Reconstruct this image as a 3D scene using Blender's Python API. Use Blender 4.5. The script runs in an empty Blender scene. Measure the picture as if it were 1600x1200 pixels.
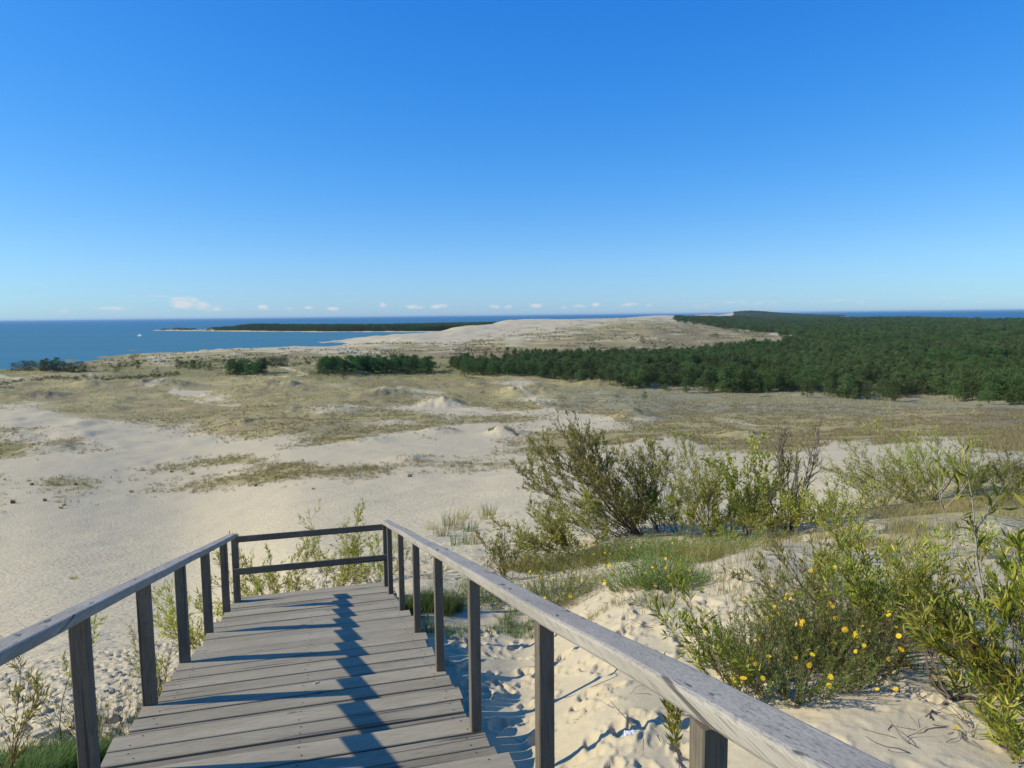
import bpy, math, random
import numpy as np
from mathutils import Vector, Matrix
random.seed(7); rng = np.random.default_rng(7)
R = math.radians
scn = bpy.context.scene
col = scn.collection

# ------------------------------------------------------------------ camera
F = 1110.0
up = np.array([-0.01, 1, 108/F]); up /= np.linalg.norm(up)
fw = np.array([0, 0, -1.]); fw -= fw.dot(up)*up; fw /= np.linalg.norm(fw)
rt = np.cross(fw, up)
CM = np.array([rt, fw, up])            # rows: world axes in camera coordinates
def ray(u, v): return CM @ np.array([u-800, 600-v, -F])
def project(x, y, z):
    c = np.stack([x, y, z], -1) @ CM
    d = np.maximum(-c[..., 2], 1e-6)
    return 800+F*c[..., 0]/d, 600-F*c[..., 1]/d
cam = bpy.data.cameras.new('camera'); camo = bpy.data.objects.new('camera', cam); col.objects.link(camo)
cam.sensor_width = 36; cam.lens = 36*F/1600; cam.clip_start = 0.05; cam.clip_end = 400000
camo.matrix_world = Matrix([list(CM[0])+[0], list(CM[1])+[0], list(CM[2])+[0], [0, 0, 0, 1]])
scn.camera = camo
WATER = -52.0
HAZE = 2.2e-5

# ------------------------------------------------------------------ object helpers
def tag(o, label=None, cat=None, group=None, kind=None):
    if label: o['label'] = label
    if cat: o['category'] = cat
    if group: o['group'] = group
    if kind: o['kind'] = kind
    return o
def empty(name, loc=(0, 0, 0), rz=0):
    o = bpy.data.objects.new(name, None); col.objects.link(o); o.location = loc; o.rotation_euler = (0, 0, rz)
    o.empty_display_size = .1
    return o
def mk(name, verts, faces, mat, parent=None, smooth=False, mats=None, midx=None):
    me = bpy.data.meshes.new(name); verts = np.asarray(verts, dtype=np.float32)
    if isinstance(faces, np.ndarray):
        k = faces.shape[1]; n = len(faces)
        me.vertices.add(len(verts)); me.vertices.foreach_set('co', verts.ravel())
        me.loops.add(n*k); me.loops.foreach_set('vertex_index', faces.astype(np.int32).ravel())
        me.polygons.add(n); me.polygons.foreach_set('loop_start', np.arange(0, n*k, k, dtype=np.int32))
        me.update(calc_edges=True)
    else:
        me.from_pydata([tuple(map(float, v)) for v in verts], [], faces)
    if smooth: me.polygons.foreach_set('use_smooth', np.ones(len(me.polygons), dtype=bool))
    if mats:
        for m in mats: me.materials.append(m)
    elif mat: me.materials.append(mat)
    if midx is not None: me.polygons.foreach_set('material_index', np.asarray(midx, dtype=np.int32))
    o = bpy.data.objects.new(name, me); col.objects.link(o)
    if parent: o.parent = parent
    return o
class MB:
    def __init__(s): s.v = []; s.f = []; s.n = 0; s.mi = []
    def add(s, v, f, mi=0):
        s.v.append(np.asarray(v, float).reshape(-1, 3)); s.f += [tuple(i+s.n for i in q) for q in f]; s.mi += [mi]*len(f)
        s.n += len(s.v[-1])
    def box(s, x0, x1, y0, y1, z0, z1, ch=0.004, axis='x', mi=0):
        """box with chamfered long edges along axis x, y or z"""
        if axis == 'x': a0, a1, b0, b1, l0, l1 = y0, y1, z0, z1, x0, x1; P = lambda l, a, b: (l, a, b)
        elif axis == 'y': a0, a1, b0, b1, l0, l1 = x0, x1, z0, z1, y0, y1; P = lambda l, a, b: (a, l, b)
        else: a0, a1, b0, b1, l0, l1 = x0, x1, y0, y1, z0, z1; P = lambda l, a, b: (a, b, l)
        pr = [(a0+ch, b0), (a1-ch, b0), (a1, b0+ch), (a1, b1-ch), (a1-ch, b1), (a0+ch, b1), (a0, b1-ch), (a0, b0+ch)]
        v = [P(l0, *p) for p in pr]+[P(l1, *p) for p in pr]
        f = [(i, (i+1) % 8, 8+(i+1) % 8, 8+i) for i in range(8)]+[tuple(range(7, -1, -1)), tuple(range(8, 16))]
        s.add(v, f, mi)
    def build(s, name, mat, parent=None, smooth=False, mats=None):
        return mk(name, np.concatenate(s.v), s.f, mat, parent, smooth, mats, s.mi if mats else None)

# ------------------------------------------------------------------ value noise (numpy, world space)
def _h(ix, iy, s):
    n = (ix*374761393 + iy*668265263 + s*974711) & 0xffffffff
    n = ((n ^ (n >> 13))*1274126177) & 0xffffffff
    return ((n ^ (n >> 16)) & 0xffff)/65535.0*2-1
def vnoise(x, y, s=0):
    x = np.asarray(x, float); y = np.asarray(y, float)
    ix = np.floor(x).astype(np.int64); iy = np.floor(y).astype(np.int64)
    fx = x-ix; fy = y-iy; fx = fx*fx*fx*(fx*(fx*6-15)+10); fy = fy*fy*fy*(fy*(fy*6-15)+10)
    a = _h(ix, iy, s); b = _h(ix+1, iy, s); c = _h(ix, iy+1, s); d = _h(ix+1, iy+1, s)
    return (a+(b-a)*fx)*(1-fy)+(c+(d-c)*fx)*fy
def fbm(x, y, sc, s=0, o=4, g=.5):
    r = 0; a = 1; f = 1/sc; t = 0
    for i in range(o):
        r = r+a*vnoise(x*f+13.7*i, y*f-7.1*i, s+i); t += a; a *= g; f *= 2.03
    return r/t
def sstep(a, b, x):
    t = np.clip((x-a)/(b-a), 0, 1); return t*t*(3-2*t)

# ------------------------------------------------------------------ terrain heights: profiles by bearing
def az_of(x): r = ray(x, 495); return math.atan2(r[0], r[1])
def T_of(az, y):
    nrm = np.array([math.cos(az), -math.sin(az), 0.])
    a = ray(0, y) @ nrm; b = ray(1000, y) @ nrm
    u = -a/(b-a)*1000; r = ray(u, y); return r[2]/math.hypot(r[0], r[1])
PROF = {
 0: ([(1.5,-2.0),(3,-2.35),(4.5,-2.8)], [(1200,6),(1100,12),(1050,20),(1000,32),(950,50),(900,75),(850,105),(800,140),(740,195),(700,260),(650,380),(620,500),(590,720),(577,925)], [(1010,-55),(1e5,-60)]),
 250: ([(1.5,-2.0),(3,-2.45),(5,-3.15)], [(1100,9),(1050,13),(1000,22),(950,38),(900,62),(850,92),(800,130),(740,182),(700,235),(650,345),(620,455),(590,620),(570,820),(551.5,1130)], [(1220,-55),(1e5,-60)]),
 480: ([(1.5,-2.0),(4,-3.0),(7,-3.8),(10.3,-4.5)], [(930,12.5),(900,18),(870,27),(840,45),(800,78),(750,125),(700,185),(650,280),(620,370),(600,460),(585,550),(570,680),(555,860),(545,1040),(541,1130)], [(1260,-56),(1e5,-60)]),
 650: ([(1.5,-2.0),(4,-2.85),(7,-3.6),(8.6,-3.78),(11,-4.25)], [(900,13),(870,18),(840,30),(800,62),(750,110),(700,170),(650,265),(620,360),(600,450),(585,540),(570,670),(550,930),(535,1200),(525,1420),(520.5,1650)], [(1850,-56),(1e5,-60)]),
 730: ([(1.5,-2.0),(3,-2.5),(4.2,-2.78),(6.2,-3.35),(8,-3.8),(10,-4.1)], [(900,12.5),(865,17),(835,27),(800,50),(770,82),(740,115),(700,168),(650,262),(620,360),(600,445),(585,525),(570,640),(550,900),(535,1150),(525,1380),(515,1750),(509,2050)], [(2350,-56),(1e5,-60)]),
 800: ([(1.5,-2.0),(3,-2.5),(4.2,-2.78),(6.2,-3.4),(8,-3.85),(10,-4.1)], [(900,12.5),(860,17),(830,25),(800,40),(770,70),(740,105),(700,165),(650,260),(620,360),(600,440),(585,510),(570,610),(560,700),(545,900),(530,1200),(515,1700),(503,2250),(499.5,2550)], [(2900,-40),(3500,-56),(1e5,-60)]),
 1000: ([(1.5,-1.95),(2.5,-2.15),(4.2,-2.45),(6,-2.8),(8,-3.1)], [(900,9.8),(850,14),(830,18),(805,28),(780,45),(740,85),(700,140),(650,240),(620,340),(605,410),(590,490),(575,600),(560,720),(548,860),(535,1050),(520,1350),(508,1800),(499,2500),(496.5,3000)], [(3600,-40),(4600,-56),(1e5,-60)]),
 1100: ([(1.5,-1.93),(2.5,-2.1),(4,-2.4),(6,-2.7),(8,-3.0),(11,-3.7)], [(840,15.5),(815,22),(790,35),(755,65),(725,105),(700,140),(680,180),(650,250),(630,320),(615,385),(600,460)], [(800,-46),(1000,-44),(1400,-41),(2200,-36),(3400,-26),(4600,-13),(5200,-15),(6500,-35),(12000,-50),(16000,-56),(1e5,-60)]),
 1200: ([(1.5,-1.9),(2.5,-2.05),(4,-2.3),(6,-2.55),(8,-2.8),(11,-3.4)], [(850,13),(825,17),(800,24),(770,42),(740,75),(720,105),(700,140),(680,185),(650,260),(630,330),(615,400),(600,480)], [(900,-46),(1400,-43),(2500,-46),(6000,-43),(12000,-48),(16000,-56),(1e5,-60)]),
 1400: ([(1.5,-1.9),(3,-2.05),(4.4,-2.2),(6.5,-2.5),(9.5,-2.95),(12,-3.35)], [(800,17),(770,24),(740,42),(720,75),(700,115),(680,165),(660,230),(640,310),(625,380),(610,460)], [(800,-47),(4700,-44),(5500,-56),(1e5,-60)]),
 1600: ([(1.5,-1.9),(3,-2.0),(4.4,-2.15),(6.5,-2.4),(9.5,-2.85),(12,-3.15)], [(800,16),(770,22),(745,32),(725,50),(705,90),(690,130),(670,190),(650,270),(635,340),(620,430)], [(800,-47),(3300,-44),(4000,-56),(1e5,-60)]),
}
LR = np.linspace(math.log(1.0), math.log(1.2e5), 900)
def pchip(x, y, q):
    x = np.array(x); y = np.array(y); h = np.diff(x); d = np.diff(y)/h
    m = np.zeros(len(x)); m[0] = d[0]; m[-1] = d[-1]
    for i in range(1, len(x)-1):
        if d[i-1]*d[i] > 0:
            w1 = 2*h[i]+h[i-1]; w2 = h[i]+2*h[i-1]; m[i] = (w1+w2)/(w1/d[i-1]+w2/d[i])
    k = np.clip(np.searchsorted(x, q)-1, 0, len(h)-1); t = np.clip((q-x[k])/h[k], 0, 1)
    return y[k]*(1+2*t)*(1-t)**2+h[k]*m[k]*t*(1-t)**2+y[k+1]*t*t*(3-2*t)+h[k]*m[k+1]*t*t*(t-1)
azs, rows = [], []
for x, (n1, p, n2) in PROF.items():
    a = az_of(x); pts = list(n1)+[(r, T_of(a, y)*r) for y, r in p]+list(n2)
    azs.append(a); rows.append(pchip([math.log(q[0]) for q in pts], [q[1] for q in pts], LR))
azs = [-math.pi, -1.6, azs[0]-.25]+azs+[azs[-1]+.3, 1.6, math.pi]
rows = [rows[0]*.5+rows[-1]*.5, rows[0], rows[0]]+rows+[rows[-1], rows[-1], rows[0]*.5+rows[-1]*.5]
rows = np.array(rows)
AZ = np.linspace(-math.pi, math.pi, 2881)
GR = np.zeros((len(AZ), len(LR)))
for j in range(len(LR)): GR[:, j] = pchip(azs, rows[:, j], AZ)
K = np.exp(-np.linspace(-2, 2, 17)**2); K /= K.sum()
GR = np.array([np.convolve(np.pad(GR[:, j], 8, 'edge'), K, 'valid') for j in range(len(LR))]).T
def base_z(x, y):
    r = np.maximum(np.hypot(x, y), 1.0); a = np.arctan2(x, y)
    fa = (a+math.pi)/(2*math.pi)*(len(AZ)-1); fr = (np.log(r)-LR[0])/(LR[1]-LR[0])
    ia = np.clip(fa.astype(int), 0, len(AZ)-2); ir = np.clip(fr.astype(int), 0, len(LR)-2); fa = fa-ia; fr = np.clip(fr-ir, 0, 1)
    return (GR[ia, ir]*(1-fa)+GR[ia+1, ir]*fa)*(1-fr)+(GR[ia, ir+1]*(1-fa)+GR[ia+1, ir+1]*fa)*fr
CAPE_X = [az_of(q) for q in (228, 250, 370, 500, 660, 760, 860)]
CAPE_R = [3500, 3330, 2860, 2500, 2290, 2300, 2400]
CAPE_W = [20, 190, 420, 560, 700, 900, 900]
def Z(x, y):
    x = np.asarray(x, float); y = np.asarray(y, float)
    r = np.hypot(x, y); a = np.arctan2(x, y); z = base_z(x, y)
    amp = sstep(140, 320, r)*(1-sstep(1500, 2600, r)*.5)
    hum = fbm(x, y, 38, 3, 4)
    z = z+amp*(2.0*hum+2.2*np.maximum(0, fbm(x, y, 17, 21, 3))*sstep(-.25, .25, fbm(x, y, 110, 9, 2)))
    z = z+sstep(25, 70, r)*.22*fbm(x, y, 6, 5, 3)
    # ragged dune crests on the far shore
    z = z+sstep(900, 1400, r)*(1-sstep(5200, 5800, r))*5.0*np.maximum(-.2, fbm(x, y, 90, 12, 4))
    # small swells of the near sand
    z = z+(1-sstep(25, 60, r))*(.05*fbm(x, y, 1.3, 31, 3)+.22*sstep(5, 9, r)*fbm(x, y, 4.5, 33, 3))
    # wooded cape in the lagoon
    inr = (a > CAPE_X[0]-.004) & (a < CAPE_X[-1]) & (r > 1900) & (r < 4200)
    if np.any(inr):
        rc = np.interp(a, CAPE_X, CAPE_R)+25*fbm(a*300, a*0, 3, 41, 3); w = np.interp(a, CAPE_X, CAPE_W)
        e = np.minimum(r-rc, rc+w-r)
        end = sstep(CAPE_X[0], CAPE_X[0]+.012, a)
        capez = -55+5.2*sstep(-30, 30, e)*end+7*sstep(20, 110, e)*sstep(CAPE_X[0]+.008, CAPE_X[1]+.02, a)*(1-.5*sstep(CAPE_X[2], CAPE_X[3], a))*np.maximum(0, .5+fbm(x, y, 130, 44, 3))
        z = np.where(inr, np.maximum(z, capez), z)
    # far wooded hill and bare dune on the spit
    for (px, rr, ht, wa, wr) in ((1165, 8600, 46, .034, 900), (1215, 9000, 22, .05, 900), (1105, 6900, 22, .024, 700), (1030, 9500, 30, .035, 500)):
        z = z+ht*np.exp(-((a-az_of(px))/wa)**2-((r-rr)/wr)**2)*(1+.05*fbm(x, y, 500, 50, 2))
    return z
MOUNDS = []
_Z0 = Z
def Z(x, y):
    z = _Z0(x, y); x = np.asarray(x, float); y = np.asarray(y, float)
    for mx, my, mr, mh in MOUNDS:
        d = ((x-mx)**2+(y-my)**2)/mr**2; s_ = d < 6
        if np.any(s_): z = np.where(s_, z+mh*np.exp(-d)*(1+.6*fbm(x, y, 3.5, 131, 3)), z)
    return z
def ground(x, y): return float(Z(np.array([x]), np.array([y]))[0])
RR = np.exp(np.linspace(math.log(1.2), math.log(12000), 2600))
def hit(u, v, rmin=0):
    d = ray(u, v); h = math.hypot(d[0], d[1]); t = d[2]/h; x = RR*d[0]/h; y = RR*d[1]/h
    zz = Z(x, y); k = np.nonzero((zz >= t*RR) & (RR >= rmin))[0]
    i = k[0] if len(k) else len(RR)-1
    return np.array([x[i], y[i], zz[i]])
MOUNDS = [(*hit(u, v)[:2], mr, mh) for u, v, mr, mh in ((785,678,4.5,2.4),(985,653,7,3.0),(235,598,11,3.2),(272,603,14,3.4),(60,620,16,3),(692,632,10,3.2),(610,617,14,3.2),(685,676,6,1.6),(1040,690,7,1.8),(1160,682,7,1.6),(450,603,14,2.6),(300,640,9,1.6),(180,640,8,1.6),(520,645,11,2.0),(860,640,10,2.2),(90,700,10,1.8),(570,690,7,1.2),(640,720,6,1.0),(380,665,9,1.8),(820,612,14,3.2),(930,600,16,2.6),(140,600,14,2.6),(380,612,12,2.2))]
def pxm(p):   # metres per photograph pixel at point p
    return -(np.array(p) @ CM)[2]/F

# ------------------------------------------------------------------ material helpers
def newmat(name):
    m = bpy.data.materials.new(name); m.use_nodes = True; nt = m.node_tree
    for n in list(nt.nodes): nt.nodes.remove(n)
    return m, nt
class N:
    def __init__(s, nt): s.nt = nt
    def __call__(s, t, ins=None, **kw):
        n = s.nt.nodes.new(t)
        for k, v in kw.items(): setattr(n, k, v)
        for k, v in (ins or {}).items():
            if isinstance(v, bpy.types.NodeSocket): s.nt.links.new(v, n.inputs[k])
            else: n.inputs[k].default_value = v
        return n
    def math(s, op, a, b=None, c=None, clamp=False):
        n = s.nt.nodes.new('ShaderNodeMath'); n.operation = op; n.use_clamp = clamp
        for i, v in enumerate((a, b, c)):
            if v is None: continue
            if isinstance(v, bpy.types.NodeSocket): s.nt.links.new(v, n.inputs[i])
            else: n.inputs[i].default_value = v
        return n.outputs[0]
    def mix(s, f, a, b, mode='MIX'):
        n = s.nt.nodes.new('ShaderNodeMix'); n.data_type = 'RGBA'; n.blend_type = mode
        for i, v in ((0, f), (6, a), (7, b)):
            if isinstance(v, bpy.types.NodeSocket): s.nt.links.new(v, n.inputs[i])
            else: n.inputs[i].default_value = v if i == 0 else (*v, 1) if len(v) == 3 else v
        return n.outputs[2]
    def ramp(s, f, stops):
        n = s.nt.nodes.new('ShaderNodeValToRGB'); s.nt.links.new(f, n.inputs[0]); e = n.color_ramp.elements
        while len(e) < len(stops): e.new(.5)
        for q, (p, c) in zip(e, stops): q.position = p; q.color = (*c, 1) if isinstance(c, tuple) else (c, c, c, 1)
        return n.outputs[0]
    def noise(s, vec, scale, detail=4, rough=.55, dist=0):
        n = s('ShaderNodeTexNoise', {'Vector': vec, 'Scale': scale, 'Detail': detail, 'Roughness': rough, 'Distortion': dist}); return n.outputs['Fac']
    def map(s, vec, scale=(1, 1, 1), loc=(0, 0, 0)):
        return s('ShaderNodeMapping', {'Vector': vec, 'Scale': scale, 'Location': loc}).outputs[0]
    def out(s, sh): s('ShaderNodeOutputMaterial', {'Surface': sh})

def leaf_mat(name, c1, c2, c3=None, trans=.35, rough=.5, spec=.3, patch=None):
    m, nt = newmat(name); n = N(nt)
    g = n('ShaderNodeNewGeometry').outputs['Random Per Island']
    stops = [(0, c1), (.6, c2)]+([(1, c3)] if c3 else [(1, c2)])
    c = n.ramp(g, stops)
    oi = n('ShaderNodeObjectInfo').outputs['Random']
    if patch: c = n.mix(n.ramp(n.noise(n('ShaderNodeNewGeometry').outputs['Position'], .006, 5, .65), [(.42, 0.0), (.6, .75)]), c, patch)
    c = n('ShaderNodeHueSaturation', {'Hue': n.math('ADD', n.math('MULTIPLY', oi, .045), .478), 'Value': n.math('ADD', n.math('MULTIPLY', oi, .8), .6), 'Color': c}).outputs[0]
    p = n('ShaderNodeBsdfPrincipled', {'Base Color': c, 'Roughness': rough, 'Specular IOR Level': spec})
    t = n('ShaderNodeBsdfTranslucent', {'Color': n.mix(.5, c, (.35, .45, .08), 'MIX') if False else c})
    n.out(n('ShaderNodeMixShader', {0: trans, 1: p.outputs[0], 2: t.outputs[0]}).outputs[0]); return m
def plain(name, c, rough=.8, var=.25, scale=8, spec=.2, bump=0):
    m, nt = newmat(name); n = N(nt); tc = n('ShaderNodeTexCoord').outputs['Object']
    f = n.noise(tc, scale, 5)
    cc = n.mix(f, tuple(q*(1-var) for q in c), tuple(min(1, q*(1+var)) for q in c))
    ins = {'Base Color': cc, 'Roughness': rough, 'Specular IOR Level': spec}
    if bump: ins['Normal'] = n('ShaderNodeBump', {'Height': f, 'Strength': .6, 'Distance': bump}).outputs[0]
    n.out(n('ShaderNodeBsdfPrincipled', ins).outputs[0]); return m
M = {}
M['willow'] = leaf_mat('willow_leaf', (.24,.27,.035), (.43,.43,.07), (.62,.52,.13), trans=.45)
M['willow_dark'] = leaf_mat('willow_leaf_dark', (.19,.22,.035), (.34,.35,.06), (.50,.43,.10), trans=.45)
M['willow_near'] = leaf_mat('willow_leaf_near', (.18,.23,.018), (.37,.41,.04), (.64,.57,.10))
M['herb'] = leaf_mat('herb_leaf', (.13,.22,.04), (.25,.35,.07), (.40,.43,.11))
M['grass_dry'] = leaf_mat('grass_dry', (.26,.25,.08), (.42,.36,.14), (.58,.47,.22), trans=.35)
M['grass_green'] = leaf_mat('grass_green', (.06,.12,.02), (.12,.19,.04), (.25,.26,.09), trans=.3)
M['grass_olive'] = leaf_mat('grass_olive', (.19,.20,.045), (.36,.32,.09), (.56,.43,.16), trans=.3)
M['pine'] = leaf_mat('pine_needles', (.036,.078,.018), (.078,.135,.028), (.14,.19,.045), trans=.12, spec=.12, patch=(.11,.14,.045))
M['pine_far'] = M['pine']
M['decid'] = leaf_mat('deciduous_leaf', (.04,.10,.022), (.08,.17,.036), (.13,.23,.05), trans=.2, spec=.15)
M['olive'] = leaf_mat('shrub_leaf', (.055,.07,.022), (.085,.10,.03), (.13,.14,.045), trans=.15, spec=.1)
M['bark'] = plain('bark', (.13,.105,.085), scale=30)
M['bark_red'] = plain('young_bark', (.16,.085,.05), scale=30)
M['bark_pale'] = plain('pale_bark', (.4,.36,.3), scale=30)
M['bark_pine'] = plain('pine_bark', (.10,.07,.05), scale=3)

# ------------------------------------------------------------------ ground cover map (by patch of the dune field)
MAPY = [495,505,518,530,543,556,570,585,600,612,625,635,645,655,665,675,685,697,710,722,735,750,765,780,800,820,850,900,1200]
MAPS = """SSSSSSSSSSSSSSSSSSSSSSSSBOOOOOOOO
SSSSSSSSSSSSSSSSSSsgTTBBBOOOOOOOO
SSSSSSSSSSSSSSSSsgTBTBBBBOOOOOOOO
OOOOOOSSSSSSSSSsgTBTTBBBBBOOOOOOO
OOOOOOSSSSSsTTBBTTBBBBBBBOOOOOOOO
OOOOTsTTBBTTsTBBBBBBBBBBOOOOOOOOO
OOOBOTOOOTTBBOOOOOOOOOOOOOOOOOOOO
OTTTOOOTTOOOOOOOTTOOOOOOOOOOOOOOO
sTTTBgTTTTTTBTTTsTTTTGOOOOOOOOOOO
TBTTTTsTTTBTBsTTTTGGGGGGGGOOOOOOO
TTBTTTTsTTTTTTgTTsGGGGGGGGGGGGGGG
ssTTTTTTTggsgsSgTTGGGGGGGGGGGGGGG
SSgTTTTTTgggTgSSSsgTGGGGGGGGTTTBB
SSSsTTTTTTTTgTgggsSSTTTTTTTTTTBBB
sSSSsggTTTTTTTsSgSSsTTTTTTTTBTBBB
ggsSSsgTTTTTTsSSSTTTTBTTBTBTTTBBB
gggSSSSsggTTsSSSgTTTssBTTTTTTssTB
OggsSSSSSssSSSSSgTsSSSTTTTSSSSSTT
OgSSSSSSSSSSSSSSsgSSSSSSSSSSSSSSS
sSSSSSsgTgSSSggTgSSSSSSSSSSSSSSSS
SSSssggggTTTTgssSSSSSSSSSSSSSTTTT
sSggsgggggsssSSSSSSSSSSSSSSgTTTTT
SsggsgssSSSSSSSSSSSSSSSSSSSgTTTTT
sSgssSSSSSSSSSSSSSSSSSSSSSsgTTTTT
sSSSSSSSSSSSSSSSSsssSSSSsssgTTTTT
SSSSSSSSSSSSSSsssssSSssggggggsgsg
SSSSSSSSSSSSSSsssgggggggggsssssss
SSSSSSSSSSSSSSsssssssssssssssssss
SSSSSSSSSSSSSSSSSSSSSSSSSSSSSSSSS""".split('\n')
TY = {'S': (.03,0,0,0), 's': (.3,.2,.1,0), 'g': (.55,.35,.1,0), 'T': (.86,.12,.22,0), 'O': (.95,.9,.2,0), 'B': (.93,.15,.85,0), 'G': (.95,.35,.15,.9)}
MAP = np.array([[TY[c] for c in r] for r in MAPS], float)
STROKES = [  # (density, olive, brown, dark), width, points
 ((.0,0,0,0), 3, [(808,598),(815,606),(826,616),(838,628)]), ((.0,0,0,0), 2, [(1118,657),(1160,661),(1205,669)]),
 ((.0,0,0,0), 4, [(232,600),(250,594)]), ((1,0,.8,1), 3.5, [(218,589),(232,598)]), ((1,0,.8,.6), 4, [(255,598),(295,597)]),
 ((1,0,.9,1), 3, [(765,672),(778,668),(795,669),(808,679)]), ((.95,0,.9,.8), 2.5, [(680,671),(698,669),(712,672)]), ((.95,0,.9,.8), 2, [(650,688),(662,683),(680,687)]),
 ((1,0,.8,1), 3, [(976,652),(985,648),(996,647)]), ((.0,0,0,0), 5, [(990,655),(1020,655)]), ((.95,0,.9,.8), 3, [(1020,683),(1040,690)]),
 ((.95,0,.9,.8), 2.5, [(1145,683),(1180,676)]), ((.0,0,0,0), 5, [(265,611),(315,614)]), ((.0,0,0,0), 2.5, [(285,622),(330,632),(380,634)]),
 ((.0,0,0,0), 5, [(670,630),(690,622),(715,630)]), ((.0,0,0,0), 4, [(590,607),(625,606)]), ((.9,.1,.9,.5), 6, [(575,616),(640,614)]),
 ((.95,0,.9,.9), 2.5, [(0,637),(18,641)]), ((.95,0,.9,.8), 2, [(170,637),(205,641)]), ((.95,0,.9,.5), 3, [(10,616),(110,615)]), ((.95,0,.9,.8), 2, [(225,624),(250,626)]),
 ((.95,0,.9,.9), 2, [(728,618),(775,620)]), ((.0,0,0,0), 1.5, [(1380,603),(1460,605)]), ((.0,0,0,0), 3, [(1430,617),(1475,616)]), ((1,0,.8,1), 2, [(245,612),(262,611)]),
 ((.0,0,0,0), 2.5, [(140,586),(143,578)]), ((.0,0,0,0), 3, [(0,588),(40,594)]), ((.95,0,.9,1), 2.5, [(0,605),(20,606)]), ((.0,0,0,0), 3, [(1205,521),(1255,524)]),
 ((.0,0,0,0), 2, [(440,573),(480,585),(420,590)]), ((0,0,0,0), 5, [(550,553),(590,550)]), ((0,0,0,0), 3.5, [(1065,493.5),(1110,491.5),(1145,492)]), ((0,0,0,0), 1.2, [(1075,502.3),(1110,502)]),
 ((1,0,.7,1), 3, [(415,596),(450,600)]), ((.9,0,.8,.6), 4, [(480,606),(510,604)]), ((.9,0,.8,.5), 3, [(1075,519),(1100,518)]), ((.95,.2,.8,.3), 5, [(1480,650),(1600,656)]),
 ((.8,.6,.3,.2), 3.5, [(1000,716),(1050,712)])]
def cover(x, y, z):
    r = np.hypot(x, y)
    wob = sstep(40, 200, r)
    u, v = project(x, y, z)
    k = 1/np.maximum(r, 30)
    u = u+(fbm(x, y, 30, 61, 4)*26)*wob; v = v+fbm(x, y, 24, 66, 4)*F*5*k*.25*wob
    fy = np.interp(v, MAPY, np.arange(len(MAPY))); fx = np.clip(u/50, 0, 31.999)
    iy = np.clip(fy.astype(int), 0, len(MAPY)-2); ix = fx.astype(int); fy = (fy-iy)[:, None]; fx = (fx-ix)[:, None]
    c = (MAP[iy, ix]*(1-fx)+MAP[iy, ix+1]*fx)*(1-fy)+(MAP[iy+1, ix]*(1-fx)+MAP[iy+1, ix+1]*fx)*fy
    a_ = np.arctan2(x, y); inc = (r > 2150) & (r < 4200) & (a_ > CAPE_X[0]-.01) & (a_ < CAPE_X[-1]) & (z < -43)
    ec = r-np.interp(a_, CAPE_X, CAPE_R); kc = inc & (ec > 18+14*fbm(x, y, 40, 111, 3)); c[inc, 0] = .05; c[kc, 0] = .8; c[kc, 1] = .75; c[kc, 2] = .3
    # hummock tops and hollows
    c[:, 0] += .45*fbm(x, y, 20, 71, 4)*sstep(0.05, .3, c[:, 0])*(1-.5*sstep(.8, .95, c[:, 0]))+sstep(600, 1000, r)*(.9*fbm(x, y, 45, 115, 5))*sstep(.12, .35, c[:, 0])
    c[:, 1] += .5*fbm(x, y, 60, 76, 3); c[:, 2] += .7*fbm(x, y, 45, 79, 4)*sstep(.5, .8, c[:, 0])
    u, v = project(x, y, z); ok = (r > 60)
    jit = fbm(x, y, 5, 83, 4)*1.6
    for t, w, pts in STROKES:
        pts = np.array(pts, float)
        lo = pts.min(0)-w*3-4; hi = pts.max(0)+w*3+4
        s = np.nonzero(ok & (u > lo[0]) & (u < hi[0]) & (v > lo[1]) & (v < hi[1]))[0]
        if not len(s): continue
        d = np.full(len(s), 1e9)
        for p, q in zip(pts[:-1], pts[1:]):
            e = q-p; tt = np.clip(((u[s]-p[0])*e[0]+(v[s]-p[1])*e[1])/(e@e), 0, 1)
            d = np.minimum(d, np.hypot((u[s]-p[0]-tt*e[0])*.6, v[s]-p[1]-tt*e[1]))
        f = (.9 if t[3] > .9 else .55)*(1-sstep(w*.3, w*1.0, d+jit[s]*w*.55))[:, None]
        c[s] = c[s]*(1-f)+np.array(t)*f
    return np.clip(c, 0, 1)

# ------------------------------------------------------------------ terrain sheet
rad = np.concatenate([np.exp(np.arange(math.log(.6), math.log(16), .0062)), np.exp(np.arange(math.log(16), math.log(17000), .0098))])
aa = np.concatenate([np.linspace(-math.pi, -.86, 90, endpoint=False), np.arange(-.86, .86, .00205), np.linspace(.86, math.pi, 90)])
RG, AG = np.meshgrid(rad, aa, indexing='ij'); X = RG*np.sin(AG); Y = RG*np.cos(AG)
Zg = Z(X.ravel(), Y.ravel()).reshape(X.shape)
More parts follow.
